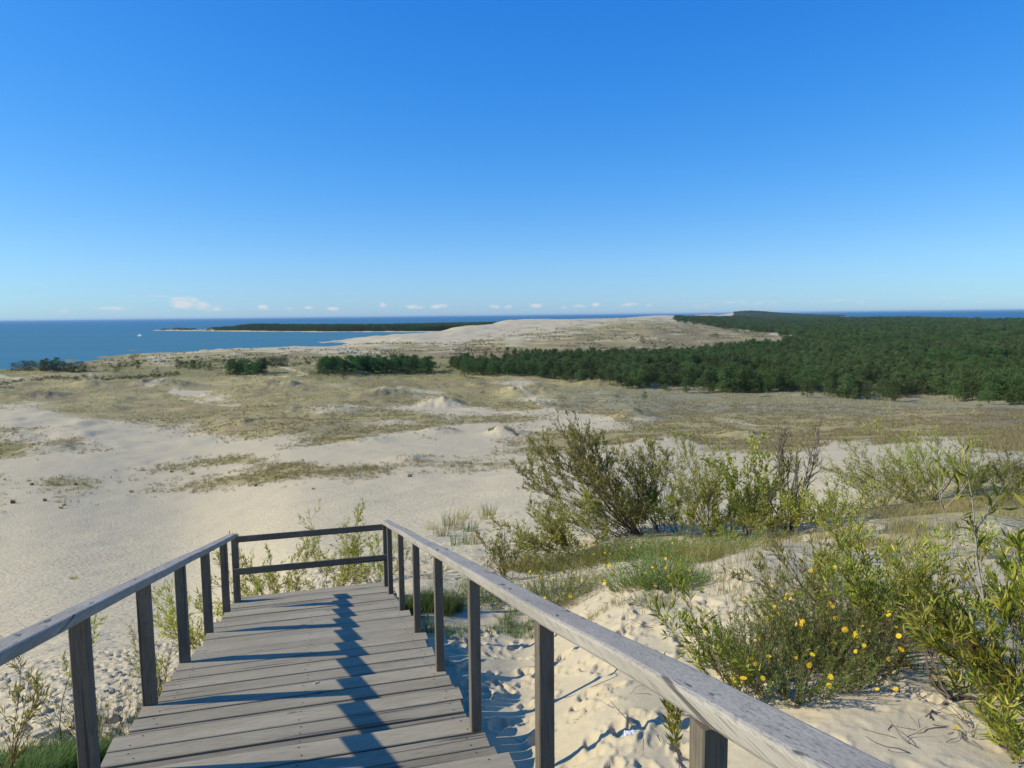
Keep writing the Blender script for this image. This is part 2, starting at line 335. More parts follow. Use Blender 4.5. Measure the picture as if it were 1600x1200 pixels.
# footprints trodden into the near sand
def pits(n, cx, cy, sx, sy, dep, size, seed):
    g = np.random.default_rng(seed)
    for i in range(n):
        px = cx+g.uniform(-sx, sx); py = cy+g.uniform(-sy, sy); r0 = math.hypot(px, py); a0 = math.atan2(px, py)
        s = size*g.uniform(.7, 1.3); an = g.normal(-.25, .5); dd = dep*g.uniform(.4, 1.2)
        i0, i1 = np.searchsorted(rad, (r0-4*s, r0+4*s)); j0, j1 = np.searchsorted(aa, (a0-4*s/r0, a0+4*s/r0))
        x = X[i0:i1, j0:j1]-px; y = Y[i0:i1, j0:j1]-py
        p = (x*math.cos(an)-y*math.sin(an))/(.5*s); q = (x*math.sin(an)+y*math.cos(an))/s; d = np.sqrt(p*p+q*q)
        d = d*(1+.18*vnoise(x*30+i, y*30))
        Zg[i0:i1, j0:j1] += -dd*(1-sstep(.72, 1.08, d))+dd*.5*np.exp(-((d-1.3)/.28)**2)
pits(160, .9, 6.0, 1.7, 2.6, .034, .12, 1)
pits(90, 2.4, 3.0, 2.0, 1.6, .010, .09, 2)
pits(300, 3.5, 9.5, 4.5, 4, .02, .13, 3)
pits(1500, -7.5, 11, 4.6, 8, .055, .16, 4)
cv = cover(X.ravel(), Y.ravel(), Zg.ravel())
nr, na = X.shape
idx = np.arange(nr*na).reshape(nr, na)
fc = np.stack([idx[:-1, :-1], idx[1:, :-1], idx[1:, 1:], idx[:-1, 1:]], -1).reshape(-1, 4)
m, nt = newmat('dune_ground'); n = N(nt)
geo = n('ShaderNodeNewGeometry'); P = geo.outputs['Position']
att = n('ShaderNodeAttribute', attribute_name='cover'); sep = n('ShaderNodeSeparateColor', {0: att.outputs['Color']})
dens, oli, bro = sep.outputs; dark = att.outputs['Alpha']
n1 = n.noise(P, .55, 6, .62); n2 = n.noise(P, .07, 5, .6); n3 = n.noise(P, 4.0, 4, .6); nf = n.noise(P, 90, 3, .6); n4 = n.noise(P, .012, 4, .6)
sand = n.mix(n2, (.51,.43,.25), (.57,.49,.30)); sand = n.mix(n.math('MULTIPLY', n3, .5), sand, (.61,.525,.34))
sand = n.mix(n.ramp(n.noise(P, 160, 2, .7), [(.35, 0.0), (.75, .35)]), sand, (.33,.27,.20))
# clumpy threshold
q = n.math('ADD', n.math('MULTIPLY', n1, .62), n.math('MULTIPLY', n3, .38))
q = n.math('ADD', q, n.math('MULTIPLY', n.math('SUBTRACT', dens, .5), .62))
fac = n.ramp(q, [(.47, 0.0), (.60, 1.0)])
tan = n.mix(n1, (.39,.315,.125), (.58,.485,.225)); tan = n.mix(n.ramp(n2, [(.4, 0.0), (.65, 1.0)]), tan, (.46,.41,.165))
olc = n.mix(n3, (.17,.165,.05), (.31,.29,.10))
brc = n.mix(n1, (.19,.145,.07), (.34,.25,.14))
gry = n.mix(n1, (.25,.245,.14), (.36,.34,.205))
vg = n.mix(bro, tan, brc); vg = n.mix(oli, vg, olc); vg = n.mix(n.math('MULTIPLY', dark, 1.0), vg, gry)
# dark patches: brown with the dark flag
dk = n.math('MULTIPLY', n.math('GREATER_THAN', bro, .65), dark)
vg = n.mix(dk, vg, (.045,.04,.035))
vg = n.mix(n.ramp(n4, [(.4, 0.0), (.7, .3)]), vg, (.19,.15,.08))
n5 = n.noise(P, .22, 6, .68); vg = n.mix(n.ramp(n5, [(.42, .38), (.62, 0.0)]), vg, (.20,.155,.07))
vg = n.mix(n.ramp(n.noise(P, .9, 5, .7), [(.52, 0.0), (.68, .55)]), vg, (.54,.46,.28))
cc = n.mix(fac, sand, vg)
dim = n.ramp(n.noise(P, 2.6, 3, .5), [(.36, 0.0), (.5, 1.0)])
h1 = n.math('ADD', n.math('MULTIPLY', n.noise(P, 1.1, 5, .6), .22), n.math('MULTIPLY', dim, .17)); h2 = n.math('MULTIPLY', n1, .5); h3 = n.math('MULTIPLY', n.noise(P, 14, 4, .6), .02)
vor = n('ShaderNodeTexVoronoi', {'Vector': n.map(P, (1, 1, 1)), 'Scale': 2.3}, feature='SMOOTH_F1').outputs['Distance']
nearf = n('ShaderNodeMapRange', {'Value': n('ShaderNodeVectorMath', {0: P}, operation='LENGTH').outputs['Value'], 1: 9., 2: 22., 3: .12, 4: 1.}).outputs[0]
hh = n.math('ADD', h3, n.math('MULTIPLY', nearf, n.math('ADD', h1, n.math('MULTIPLY', vor, .16)))); hh = n.math('ADD', hh, n.math('MULTIPLY', fac, .25))
bp = n('ShaderNodeBump', {'Height': hh, 'Strength': .55, 'Distance': .55}).outputs[0]
n.out(n('ShaderNodeBsdfPrincipled', {'Base Color': cc, 'Roughness': .95, 'Specular IOR Level': .08, 'Normal': bp}).outputs[0])
M['ground'] = m
gnd = mk('ground', np.stack([X.ravel(), Y.ravel(), Zg.ravel()], -1), fc, m, smooth=True); tag(gnd, kind='structure')
ca = gnd.data.color_attributes.new('cover', 'FLOAT_COLOR', 'POINT'); ca.data.foreach_set('color', cv.astype(np.float32).ravel())

# ------------------------------------------------------------------ water
m, nt = newmat('lagoon_water'); n = N(nt); P = n('ShaderNodeNewGeometry').outputs['Position']
ln = n('ShaderNodeVectorMath', {0: P}, operation='LENGTH').outputs['Value']
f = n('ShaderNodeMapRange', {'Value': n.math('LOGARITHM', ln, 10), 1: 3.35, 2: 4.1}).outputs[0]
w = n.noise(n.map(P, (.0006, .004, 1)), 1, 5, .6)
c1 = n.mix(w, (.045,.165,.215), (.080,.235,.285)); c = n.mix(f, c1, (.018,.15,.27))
bp = n('ShaderNodeBump', {'Height': n.noise(P, .35, 5, .65), 'Strength': .7, 'Distance': .8}).outputs[0]
n.out(n('ShaderNodeBsdfPrincipled', {'Base Color': c, 'Roughness': .55, 'Specular IOR Level': .12, 'IOR': 1.33, 'Normal': bp}).outputs[0])
rr = np.concatenate([[200.], np.exp(np.linspace(math.log(500), math.log(90000), 40))]); an = np.linspace(0, 2*math.pi, 129)[:-1]
v = np.array([(r*math.sin(a), r*math.cos(a), WATER) for r in rr for a in an])
k = np.arange(len(rr)*128).reshape(len(rr), 128); k2 = np.roll(k, -1, 1)
fcw = np.stack([k[:-1], k2[:-1], k2[1:], k[1:]], -1).reshape(-1, 4)[:, ::-1]
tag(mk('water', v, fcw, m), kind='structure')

# ------------------------------------------------------------------ foliage geometry
class Plant:
    """collects stems (three-sided tapered tubes) and leaves"""
    def __init__(s, seed): s.g = np.random.default_rng(seed); s.sv = []; s.sf = []; s.k = 0; s.L = []
    def tube(s, pts, r0, r1):
        pts = np.asarray(pts); n = len(pts)
        d = np.gradient(pts, axis=0); d /= np.linalg.norm(d, axis=1)[:, None]+1e-9
        a = np.cross(d, [.3, .9, .2]); a /= np.linalg.norm(a, axis=1)[:, None]+1e-9; b = np.cross(d, a)
        rr = np.linspace(r0, r1, n)[:, None]
        ring = [pts+rr*(a*math.cos(t)+b*math.sin(t)) for t in (0, 2.094, 4.189)]
        s.sv.append(np.stack(ring, 1).reshape(-1, 3))
        i = np.arange(n-1)[:, None]*3+s.k
        for j in range(3):
            s.sf.append(np.concatenate([i+j, i+(j+1) % 3, i+3+(j+1) % 3, i+3+j], 1))
        s.k += n*3
    def path(s, p, d, length, n, wander=.15, grav=0.):
        g = s.g; pts = [np.array(p, float)]; d = np.array(d, float)/np.linalg.norm(d); st = length/n
        for i in range(n):
            d = d+g.normal(0, wander, 3)+np.array([0, 0, grav]); d /= np.linalg.norm(d)
            pts.append(pts[-1]+d*st)
        return np.array(pts), d
    def leaves(s, pts, size, step, ang=.7, wid=.2):
        seg = np.diff(pts, axis=0); ln = np.linalg.norm(seg, axis=1); tot = ln.sum(); n = int(tot/step)
        if n < 1: return
        cum = np.concatenate([[0], np.cumsum(ln)])
        t = np.sort(s.g.uniform(0, tot, n)); k = np.clip(np.searchsorted(cum, t)-1, 0, len(seg)-1)
        p = pts[k]+seg[k]*((t-cum[k])/ln[k])[:, None]; d = seg[k]/ln[k][:, None]
        o = s.g.normal(0, 1, (n, 3)); o -= (o*d).sum(1)[:, None]*d; o /= np.linalg.norm(o, axis=1)[:, None]
        ld = d*math.cos(ang)+o*math.sin(ang)+np.array([0, 0, .15]); ld /= np.linalg.norm(ld, axis=1)[:, None]
        sz = size*s.g.uniform(.6, 1.25, n); s.L.append((p, ld, sz, np.full(n, wid)))
    def build(s, name, root, leafm, stemm, fol='foliage', stem='stems'):
        if s.sv: mk(stem, np.concatenate(s.sv), np.concatenate(s.sf), stemm, root, smooth=True)
        if s.L:
            p = np.concatenate([q[0] for q in s.L]); d = np.concatenate([q[1] for q in s.L]); z = np.concatenate([q[2] for q in s.L])[:, None]; w = np.concatenate([q[3] for q in s.L])[:, None]
            r = s.g.normal(0, 1, p.shape); sd = np.cross(d, r); sd /= np.linalg.norm(sd, axis=1)[:, None]+1e-9; nn = np.cross(sd, d)
            m1 = p+d*z*.45; A = m1+sd*z*w*.5+nn*z*w*.22; B = m1-sd*z*w*.5+nn*z*w*.22; T = p+d*z-nn*z*.1
            V = np.stack([p, A, T, B], 1).reshape(-1, 3); i = np.arange(len(p))[:, None]*4
            Fc = np.concatenate([np.concatenate([i, i+1, i+2], 1), np.concatenate([i, i+2, i+3], 1)])
            mk(fol, V, Fc, leafm, root)
        return root

def willow(base, tip, width, stems, seed, leaf=.07, dens=1., lm='willow', sm='bark', label='', group=None, bare=.0, thick=.012, name='willow_shrub', wid=.2, low=.25, sub=9):
    """multi-stemmed willow: stems fan out from base towards tip, spread over width (metres)"""
    base = np.array(base); tip = np.array(tip); H = np.linalg.norm(tip-base); ax = (tip-base)/H
    pl = Plant(seed); g = pl.g
    for i in range(stems):
        off = g.normal(0, 1, 3)*np.array([1, 1, .15]); off /= np.linalg.norm(off)+1e-6
        k = math.sqrt(g.uniform(0, 1)); tgt = (tip-base)*g.uniform(.72, 1.04)+off*width*.5*k
        L = np.linalg.norm(tgt)
        b = np.array([g.normal(0, .06), g.normal(0, .06), -.08])*(1 if stems > 3 else .05)
        pts, d = pl.path(b, tgt/L, L, 9, .09, .01)
        tk = thick*g.uniform(.6, 1.1)*(H/1.6)**.5
        pl.tube(pts, tk, tk*.18)
        if g.uniform() > bare: pl.leaves(pts[6:], leaf, .03/dens, .7, wid)
        for j in range(int(sub*g.uniform(.7, 1.3))):
            t = g.uniform(low, .97); q = t*9; a = int(q); p0 = pts[a]+(pts[min(a+1, 9)]-pts[a])*(q-a)
            o = g.normal(0, 1, 3); dd = (pts[min(a+1, 9)]-pts[a]); dd /= np.linalg.norm(dd)+1e-9
            bd = dd*.85+o*.38+np.array([0, 0, .22]); bl = L*g.uniform(.14, .34)*(1.15-t*.6)
            bp, _ = pl.path(p0, bd, bl, 5, .12, .03); pl.tube(bp, tk*.38, tk*.12)
            isb = g.uniform() < bare
            if not isb: pl.leaves(bp[1:], leaf, .028/dens, .65, wid)
            for m_ in range(int(3*g.uniform(.5, 1.5))):
                c0 = bp[g.integers(1, 5)]; cd = bd/np.linalg.norm(bd)+g.normal(0, .4, 3)+np.array([0, 0, .2])
                cp, _ = pl.path(c0, cd, bl*g.uniform(.35, .7), 4, .12, .02); pl.tube(cp, tk*.2, tk*.08)
                if not isb or g.uniform() < .25: pl.leaves(cp, leaf, .024/dens, .6, wid)
    root = empty(name, base); tag(root, label, 'shrub', group)
    pl.build(name, root, M[lm], M[sm]); return root
def at(u, v, r=None):
    """ground point under the photograph's pixel (or the ground at range r on that bearing)"""
    if r is None:
        p = hit(u, v)
        while p[2] < WATER+1 and v < 600: v += 1; p = hit(u, v)
        return p
    d = ray(u, v); h = math.hypot(d[0], d[1]); x, y = d[0]/h*r, d[1]/h*r; return np.array([x, y, ground(x, y)])
def above(p, u, v):
    """point at the same depth as p on the sight line of pixel u, v"""
    d = ray(u, v); dep = p @ fwc; return d*(dep/(d @ fwc))
fwc = CM @ np.array([0, 0, -1.])
def W(bu, bv, tu, tv, wpx, stems, seed, label, r=None, **kw):
    if seed == 33: kw['dens'] = .6; kw['sub'] = 4
    if seed == 40: tv += 60
    if seed in (31, 32) or seed > 130 and seed < 145: tv += 75; kw['sub'] = kw.get('sub', 9)+2; kw['dens'] = kw.get('dens', 1)*1.0
    if seed in (31, 32): kw['leaf'] *= .88
    b = at(bu, bv, r)
    if r is None or r > 10:
        kw['leaf'] = kw.get('leaf', .07)*1.3; kw['dens'] = kw.get('dens', 1)*.72; stems = int(stems*1.6); wpx *= 1.5; kw['bare'] = max(.2, kw.get('bare', 0)); kw['sub'] = kw.get('sub', 9)+4; kw['thick'] = kw.get('thick', .012)*.8
    t = above(b, tu, tv); return willow(b, t, wpx*pxm(b), stems, seed, label=label, **kw)

# dune willows beyond the right handrail
gW = 'willow bushes on the dune beside the stairs'
W(1000,835, 872,692, 110, 11, 11, 'large willow bush leaning far to the left over the sand, its highest crown at left', bare=.2, leaf=.08, dens=1.25, thick=.02, group=gW, low=.45, sub=11)
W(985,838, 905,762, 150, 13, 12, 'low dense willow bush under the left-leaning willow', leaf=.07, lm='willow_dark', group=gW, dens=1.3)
W(900,868, 812,800, 120, 11, 13, 'leftmost low willow bush with bare grey arms sprawling toward the handrail', leaf=.075, group=gW, lm='willow', dens=1.3)
W(800,905, 765,835, 70, 6, 14, 'small drooping willow sprout just above the right handrail', leaf=.07, group=gW)
W(1030,830, 985,690, 60, 10, 15, 'upright narrow willow bush with a dense green column', leaf=.08, dens=1.0, group=gW)
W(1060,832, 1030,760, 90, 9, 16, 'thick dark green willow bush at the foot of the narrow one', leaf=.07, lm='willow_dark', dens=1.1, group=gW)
W(1110,838, 1080,690, 90, 12, 17, 'willow bush with yellow tinted upper twigs in the middle of the thicket', leaf=.07, bare=.25, lm='willow', group=gW)
W(1130,840, 1110,765, 110, 9, 18, 'low leafy willow bush with rust coloured shoots in the middle of the thicket', leaf=.07, dens=1.4, sm='bark_red', group=gW)
W(1170,835, 1180,700, 110, 10, 19, 'airy willow bush with round leaf sprays left of the bare tree', leaf=.07, bare=.2, group=gW, wid=.4)
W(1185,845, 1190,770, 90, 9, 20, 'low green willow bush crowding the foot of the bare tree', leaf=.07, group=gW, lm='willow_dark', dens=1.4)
W(1232,832, 1238,664, 62, 8, 21, 'thin dark tree, nearly leafless, standing taller than the bushes around it', bare=.9, thick=.032, sm='bark', leaf=.05, name='bare_willow', low=.3)
W(1260,835, 1262,765, 90, 9, 22, 'small willow bush right of the bare tree', leaf=.065, lm='willow', group=gW, wid=.32)
W(1320,840, 1310,745, 110, 9, 23, 'loose willow bush between the bare tree and the leaning bush', leaf=.065, bare=.3, group=gW)
W(1440,785, 1350,720, 120, 12, 24, 'wispy willow bush sweeping left with bare brown twigs', leaf=.06, bare=.35, lm='willow', group=gW, low=.4)
W(1460,782, 1432,672, 130, 14, 25, 'broad willow bush with bronze tinted top at the right', leaf=.06, bare=.3, lm='willow', group=gW)
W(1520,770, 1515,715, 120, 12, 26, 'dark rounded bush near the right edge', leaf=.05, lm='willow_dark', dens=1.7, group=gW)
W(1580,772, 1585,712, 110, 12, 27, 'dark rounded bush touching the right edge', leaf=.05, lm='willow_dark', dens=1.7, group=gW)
# foreground willows, right
W(1650,1150, 1545,880, 300, 17, 31, 'big bright green willow filling the right edge in front', leaf=.085, lm='willow_near', r=4.6, thick=.010, group=gW, dens=1.15, wid=.19, sm='bark_red')
W(1570,1110, 1490,960, 170, 10, 32, 'lower leafy willow at the foot of the bright one at right', leaf=.08, lm='willow_near', r=4.9, thick=.008, group=gW, wid=.18, sm='bark_red')
W(1560,900, 1488,670, 26, 2, 33, 'single pale stemmed willow shoot rising at the right', leaf=.10, lm='willow_near', r=5.6, thick=.011, group=gW, wid=.22, sm='bark_pale', low=.35)
W(1415,1090, 1285,850, 150, 9, 34, 'slender willow with reddish upright stems behind the yellow flowers', leaf=.07, lm='willow_near', r=5.6, thick=.007, bare=.2, group=gW, sm='bark_red')
W(1320,1075, 1150,850, 170, 8, 35, 'thin reddish willow shoots leaning left over bare sand', leaf=.055, lm='willow', r=5.7, thick=.007, bare=.45, group=gW, sm='bark_red', dens=.8)
W(1180,1085, 1050,905, 70, 6, 36, 'leafy willow spray just above the handrail, leaning left', leaf=.065, lm='willow_near', r=4.3, thick=.006, group=gW, sm='bark_red')
W(1380,1090, 1400,850, 130, 8, 37, 'tangle of thin willow stems between the flowers and the bright willow', leaf=.06, lm='willow', r=6.2, thick=.007, bare=.35, group=gW, sm='bark_red')
W(1470,1080, 1440,905, 120, 8, 38, 'small mixed green willow right of the yellow flowers', leaf=.07, lm='willow_near', r=5.2, thick=.007, bare=.2, group=gW, sm='bark_red')
W(1085,1185, 990,1050, 60, 3, 39, 'curved willow sprig below the handrail beside the nearest post', leaf=.06, lm='willow_near', r=3.05, thick=.004, group=gW, sm='bark_red', low=.45)
W(1600,820, 1590,690, 40, 3, 40, 'few large leaves of a willow shoot cut by the right edge', leaf=.10, lm='willow_near', r=5.2, thick=.006, group=gW, wid=.24)
k_ = 0
for (bu, bv, tu, tv, wd, ns, rg, lb) in [(1240,1010,1190,860,90,5,6.6,'thin leafy shoots above the flower bed, leftmost'), (1300,1000,1265,835,90,5,7.0,'thin leafy shoots above the flower bed, behind the tall loose herb'), (1360,1000,1345,820,90,6,7.2,'leafy shoots with yellowing tips left of the pale stemmed shoot'),
    (1440,1010,1400,800,110,6,6.8,'tall leafy shoots just left of the pale stemmed shoot'), (1500,1030,1470,850,110,6,6.2,'leafy shoots in front of the pale stemmed shoot'), (1560,1000,1560,830,120,7,6.6,'leafy shoots between the pale stem and the right edge'), (1120,960,1075,860,50,4,7.6,'small thin shoots right of the yellow topped cushion'),
    (1420,900,1385,770,110,7,9.0,'low green willow on the far side of the bare sand patch'), (1340,905,1330,790,90,6,9.4,'low green willow left of the bare sand patch'), (1500,1085,1440,960,130,7,5.0,'arching leafy shoots over smooth sand at lower right'), (1615,1180,1560,1000,150,8,4.0,'dense bright leafy willow in the lower right corner'), (1200,1075,1130,960,110,6,4.8,'fine leafy shoots pressed against the handrail'), (1620,960,1590,800,120,7,5.6,'leafy willow crown cut by the right edge at mid height')]:
    k_ += 1; W(bu, bv, tu, tv, wd, ns, 130+k_, lb, r=rg, leaf=.07 if rg > 6 else .075, lm='willow_near' if k_ % 3 else 'willow', thick=.006, sm='bark_red', group=gW, bare=.15, low=.2)
gs = np.random.default_rng(31)
SH = None
for i in range(20):
    u = gs.uniform(1190, 1580); v = gs.uniform(862, 1015); b_ = at(u, v)
    if SH is None or i < 4:
        SH = (SH or [])+[willow(b_, b_+np.array([gs.normal(-.1, .15), 0, gs.uniform(.45, .6)]), .55, 7, 600+i, leaf=.06, lm='willow_near', sm='bark_red', thick=.005, label='small leafy willow shoots on the near dune slope', group='small willow shoots scattered over the near dune', low=.1, name='willow_shoot', sub=6)]
    else:
        q = SH[i % 4]; c_ = q.copy(); col.objects.link(c_); c_.location = b_; c_.rotation_euler = (0, 0, gs.uniform(0, 6)); c_.scale = (gs.uniform(.7, 1.3),)*3
        for ch in list(q.children): d_ = ch.copy(); col.objects.link(d_); d_.parent = c_
W(950,842, 920,775, 90, 8, 151, 'grey green willow bush between the low left bushes', lm='willow', group=gW, bare=.3)
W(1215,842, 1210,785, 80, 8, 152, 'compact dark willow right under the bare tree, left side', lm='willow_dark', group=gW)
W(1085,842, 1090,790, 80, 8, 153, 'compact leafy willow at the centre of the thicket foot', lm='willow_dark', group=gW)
W(1380,800, 1385,738, 110, 10, 154, 'loose feathery willow left of the broad bronze topped bush', lm='willow', group=gW, bare=.3, leaf=.06)
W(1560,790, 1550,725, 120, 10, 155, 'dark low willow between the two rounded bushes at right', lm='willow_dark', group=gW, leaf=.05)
W(1010,838, 940,745, 90, 9, 156, 'arching willow between the leaning bush and the low dense one', lm='willow', group=gW, bare=.45)
# behind the end rail and left of the stairs
W(440,950, 425,872, 160, 12, 41, 'willow bush behind the end rail, left half', leaf=.06, lm='willow', r=12.5, bare=.3, dens=1.2, sm='bark_red', group='willow bushes below the stair landing')
W(530,945, 520,850, 150, 12, 42, 'willow bush behind the end rail, tallest in the middle', leaf=.06, lm='willow', r=12.8, bare=.3, dens=1.2, sm='bark_red', group='willow bushes below the stair landing')
W(590,930, 575,862, 110, 8, 43, 'thin willow bush behind the right corner post of the landing', leaf=.055, lm='willow', r=13, bare=.3, dens=1.3, sm='bark_red', group='willow bushes below the stair landing')
W(345,985, 300,905, 120, 9, 44, 'willow bush growing against the left side of the stairs', leaf=.065, lm='willow', r=11, bare=.15, dens=1.4, sm='bark_red', group='willow bushes below the stair landing')
W(670,925, 680,880, 100, 7, 45, 'scrubby brown willow seen between the right posts', leaf=.05, lm='willow', r=12, bare=.6, sm='bark_red', group='willow bushes below the stair landing')
W(260,1110, 225,990, 110, 8, 46, 'sparse twiggy willow between the two nearest left posts', leaf=.055, lm='willow', r=7.6, bare=.35, sm='bark_red', group='willow bushes below the stair landing')
W(100,1190, 88,985, 26, 1, 47, 'single upright sapling in front of the footprinted sand', leaf=.06, lm='willow', r=6.2, thick=.006, sm='bark_red', low=.45, sub=14)
W(15,1230, 35,1040, 110, 6, 48, 'green and brown willow bush in the lower left corner', leaf=.06, lm='willow', r=5.6, bare=.15, thick=.007, sm='bark_red', group='willow bushes below the stair landing', dens=.8)

# ------------------------------------------------------------------ herbs with yellow flowers, grass
m, nt = newmat('yellow_petal'); n = N(nt)
n.out(n('ShaderNodeBsdfPrincipled', {'Base Color': n.mix(n('ShaderNodeObjectInfo').outputs['Random'], (.86,.56,.005), (.92,.68,.012)), 'Roughness': .6}).outputs[0]); M['petal'] = m
M['disc'] = plain('flower_disc', (.72,.42,.01))
def flower_mesh():
    v = []; f = []; mi = []
    np_ = 11
    for i in range(np_):
        a = 2*math.pi*i/np_; w = .17; k = len(v)
        for (r, s, z) in ((.3, -w*.5, 0), (.3, w*.5, 0), (.85, w, .12), (1.05, 0, .05), (.85, -w, .12)):
            v.append((r*math.cos(a)-s*math.sin(a), r*math.sin(a)+s*math.cos(a), z))
        f.append(tuple(range(k, k+5))); mi.append(0)
    k = len(v)
    for r, z in ((.38, .0), (.28, .12), (0.001, .16)):
        for i in range(8): v.append((r*math.cos(i*math.pi/4), r*math.sin(i*math.pi/4), z))
    for j in range(2):
        for i in range(8): f.append((k+j*8+i, k+j*8+(i+1) % 8, k+j*8+8+(i+1) % 8, k+j*8+8+i)); mi.append(1)
    return v, f, mi
fv, ff, fmi = flower_mesh(); FL = None
def add_flower(root, p, size, g):
    global FL
    if FL is None:
        o = mk('flower', fv, ff, None, root, mats=[M['petal'], M['disc']], midx=fmi); FL = o
    else:
        o = FL.copy(); col.objects.link(o); o.parent = root
    o.location = p; o.scale = (size,)*3; o.rotation_euler = (g.normal(.7, .35), g.normal(-.3, .35), g.normal(0, .6))
def herb(p, wd, ht, nst, nfl, seed, label, fsize=.02, leaf=.03, lm='herb', name='flowering_herb', group='yellow flowering herbs on the dune', cat='flowering plant', spots=None):
    pl = Plant(seed); g = pl.g; root = empty(name, p); tag(root, label, cat, group); tips = []
    for i in range(nst):
        a = g.uniform(0, 6.283); k = math.sqrt(g.uniform())*wd*.5; b = np.array([math.cos(a)*k, math.sin(a)*k, -.02])
        b[2] += ground(p[0]+b[0], p[1]+b[1])-p[2]
        d = np.array([math.cos(a)*k*.8, math.sin(a)*k*.8, ht])+g.normal(0, .15*ht, 3); L = ht*g.uniform(.6, 1.1)
        pts, _ = pl.path(b, d, L, 5, .12, .02); pl.tube(pts, .0022, .001)
        pl.leaves(pts[:], leaf, .008 if leaf < .04 else .02, .75, .14); tips.append(pts[-1])
    for i in range(nfl):
        t = tips[g.integers(len(tips))]; k = g.uniform(.6, 1.1); fp = t*np.array([1.04, 1.04, k])
        fp[:2] -= np.array(p[:2])/np.linalg.norm(p[:2])*wd*.16*(1.1-k)*2
        stp = np.array([fp*np.array([.8, .8, .35]), fp*np.array([.95, .95, .75]), fp-np.array([0, 0, .004])]); pl.tube(stp, .0016, .0012)
        add_flower(root, fp, fsize*g.uniform(.55, 1.0), g)
    pl.build(name, root, M[lm], M['bark_red']); return root
P1 = at(1240,1085, 4.6); herb(P1, .75, .42, 230, 30, 61, 'front green herb clump with open yellow flowers just behind the handrail', fsize=.021, leaf=.034)
P1 = at(1325,1080, 5.0); herb(P1, .60, .42, 190, 32, 62, 'green herb clump with yellow flowers, at the right of the flower bed', fsize=.019, leaf=.034)
P1 = at(1290,1060, 5.7); herb(P1, .9, .50, 150, 30, 63, 'tall loose herb with a sprinkle of orange yellow flowers behind the front clump', fsize=.017, leaf=.034)
herb(at(1180,1040, 5.2), .7, .36, 130, 2, 64, 'green herb clump without many flowers, left of the flower bed', leaf=.034)
herb(at(1012,912), .8, .34, 330, 24, 65, 'rounded green cushion topped with yellow flowers on open sand', fsize=.026, leaf=.045)
herb(at(1052,915), .7, .26, 240, 0, 66, 'small dark green cushion right beside the yellow topped cushion', leaf=.045, name='herb_cushion', cat='plant')
herb(at(868,935), .9, .38, 300, 30, 67, 'yellow flowering clump just above the handrail at its middle', fsize=.026, leaf=.045)
herb(at(760,935), .8, .34, 180, 12, 68, 'small yellow green flowering clump behind the right handrail post', fsize=.022, leaf=.045)
for i, (u, v, lb) in enumerate([(865,885,'leftmost'), (925,885,'second from left'), (985,868,'third from left'), (1040,868,'fourth from left'), (1090,875,'fifth from left')]):
    herb(at(u, v), 1.7, .42, 190, 9, 70+i, 'flowering herb patch at the foot of the willows, '+lb+' of five', fsize=.018, leaf=.06)
herb(at(1020,942), .45, .16, 50, 0, 76, 'small green tuft on sand below the yellow topped cushion', leaf=.04, name='herb_cushion', cat='plant')
herb(at(320,1010, 9.3), .6, .4, 50, 9, 78, 'yellow flowering herb beside the left edge of the stairs, higher up the picture', fsize=.02, leaf=.045)
herb(at(175,1130, 6.6), .8, .5, 80, 18, 79, 'yellow flowering herb behind the nearest left post', fsize=.022, leaf=.045)
herb(at(1560,1140, 4.2), .35, .15, 14, 1, 80, 'small sparse seedling on smooth sand at lower right', leaf=.04)

def blades(spots, H, nb, seed, spread=.15, w=.006):
    """grass tufts: spots (n,3), H blade height, nb blades per tuft -> verts, faces"""
    g = np.random.default_rng(seed); n = len(spots); S = np.repeat(spots, nb, 0); k = len(S); hs = np.repeat(H if np.ndim(H) else np.full(n, H), nb)*g.uniform(.5, 1.15, k)
    a = g.uniform(0, 6.283, k); rr = np.sqrt(g.uniform(0, 1, k))*(spread if np.ndim(spread) == 0 else np.repeat(spread, nb))
    b = S+np.stack([np.cos(a)*rr, np.sin(a)*rr, -np.full(k, .03)], 1)
    lean = np.stack([np.cos(a), np.sin(a)], 1)*g.uniform(.05, .6, k)[:, None]+g.normal(.12, .15, (k, 2))
    mid = b+np.concatenate([lean*hs[:, None]*.35, hs[:, None]*.6], 1); tip = b+np.concatenate([lean*hs[:, None], hs[:, None]*.97], 1)
    t = g.uniform(0, 6.283, k); ww = (w if np.ndim(w) == 0 else np.repeat(w, nb)[:, None])*.5; sd = np.stack([np.cos(t), np.sin(t), 0*t], 1)*ww
    V = np.stack([b-sd, b+sd, mid+sd*.8, tip, mid-sd*.8], 1).reshape(-1, 3); i = np.arange(k)[:, None]*5
    Fq = np.concatenate([np.concatenate([i, i+1, i+2], 1), np.concatenate([i, i+2, i+4], 1), np.concatenate([i+4, i+2, i+3], 1)])
    return V, Fq
def scatter(n, rmin, rmax, a0, a1, seed, thr, cmax=1.):
    """random ground points, kept in proportion to the cover map"""
    g = np.random.default_rng(seed); r = np.exp(g.uniform(math.log(rmin), math.log(rmax), n)); a = g.uniform(a0, a1, n)
    x = r*np.sin(a); y = r*np.cos(a); z = Z(x, y); c = cover(x, y, z)[:, 0]
    k = (g.uniform(0, 1, n) < np.clip((c-thr)/(cmax-thr), 0, 1)); return np.stack([x, y, z], 1)[k]
sp = scatter(120000, 60, 330, -.8, .75, 91, .10, .75); g = np.random.default_rng(5)
cl = fbm(sp[:, 0], sp[:, 1], 5, 17, 3); sp = sp[cl > -.15]
rs = np.hypot(sp[:, 0], sp[:, 1])
V, Fq = blades(sp, .35+.45*g.uniform(0, 1, len(sp)), 9, 92, .32, .012+rs*.00022)
tag(mk('dune_grass', V, Fq, M['grass_dry']), 'thin tufts of marram grass scattered over the sandy valley floor', 'grass', kind='stuff')
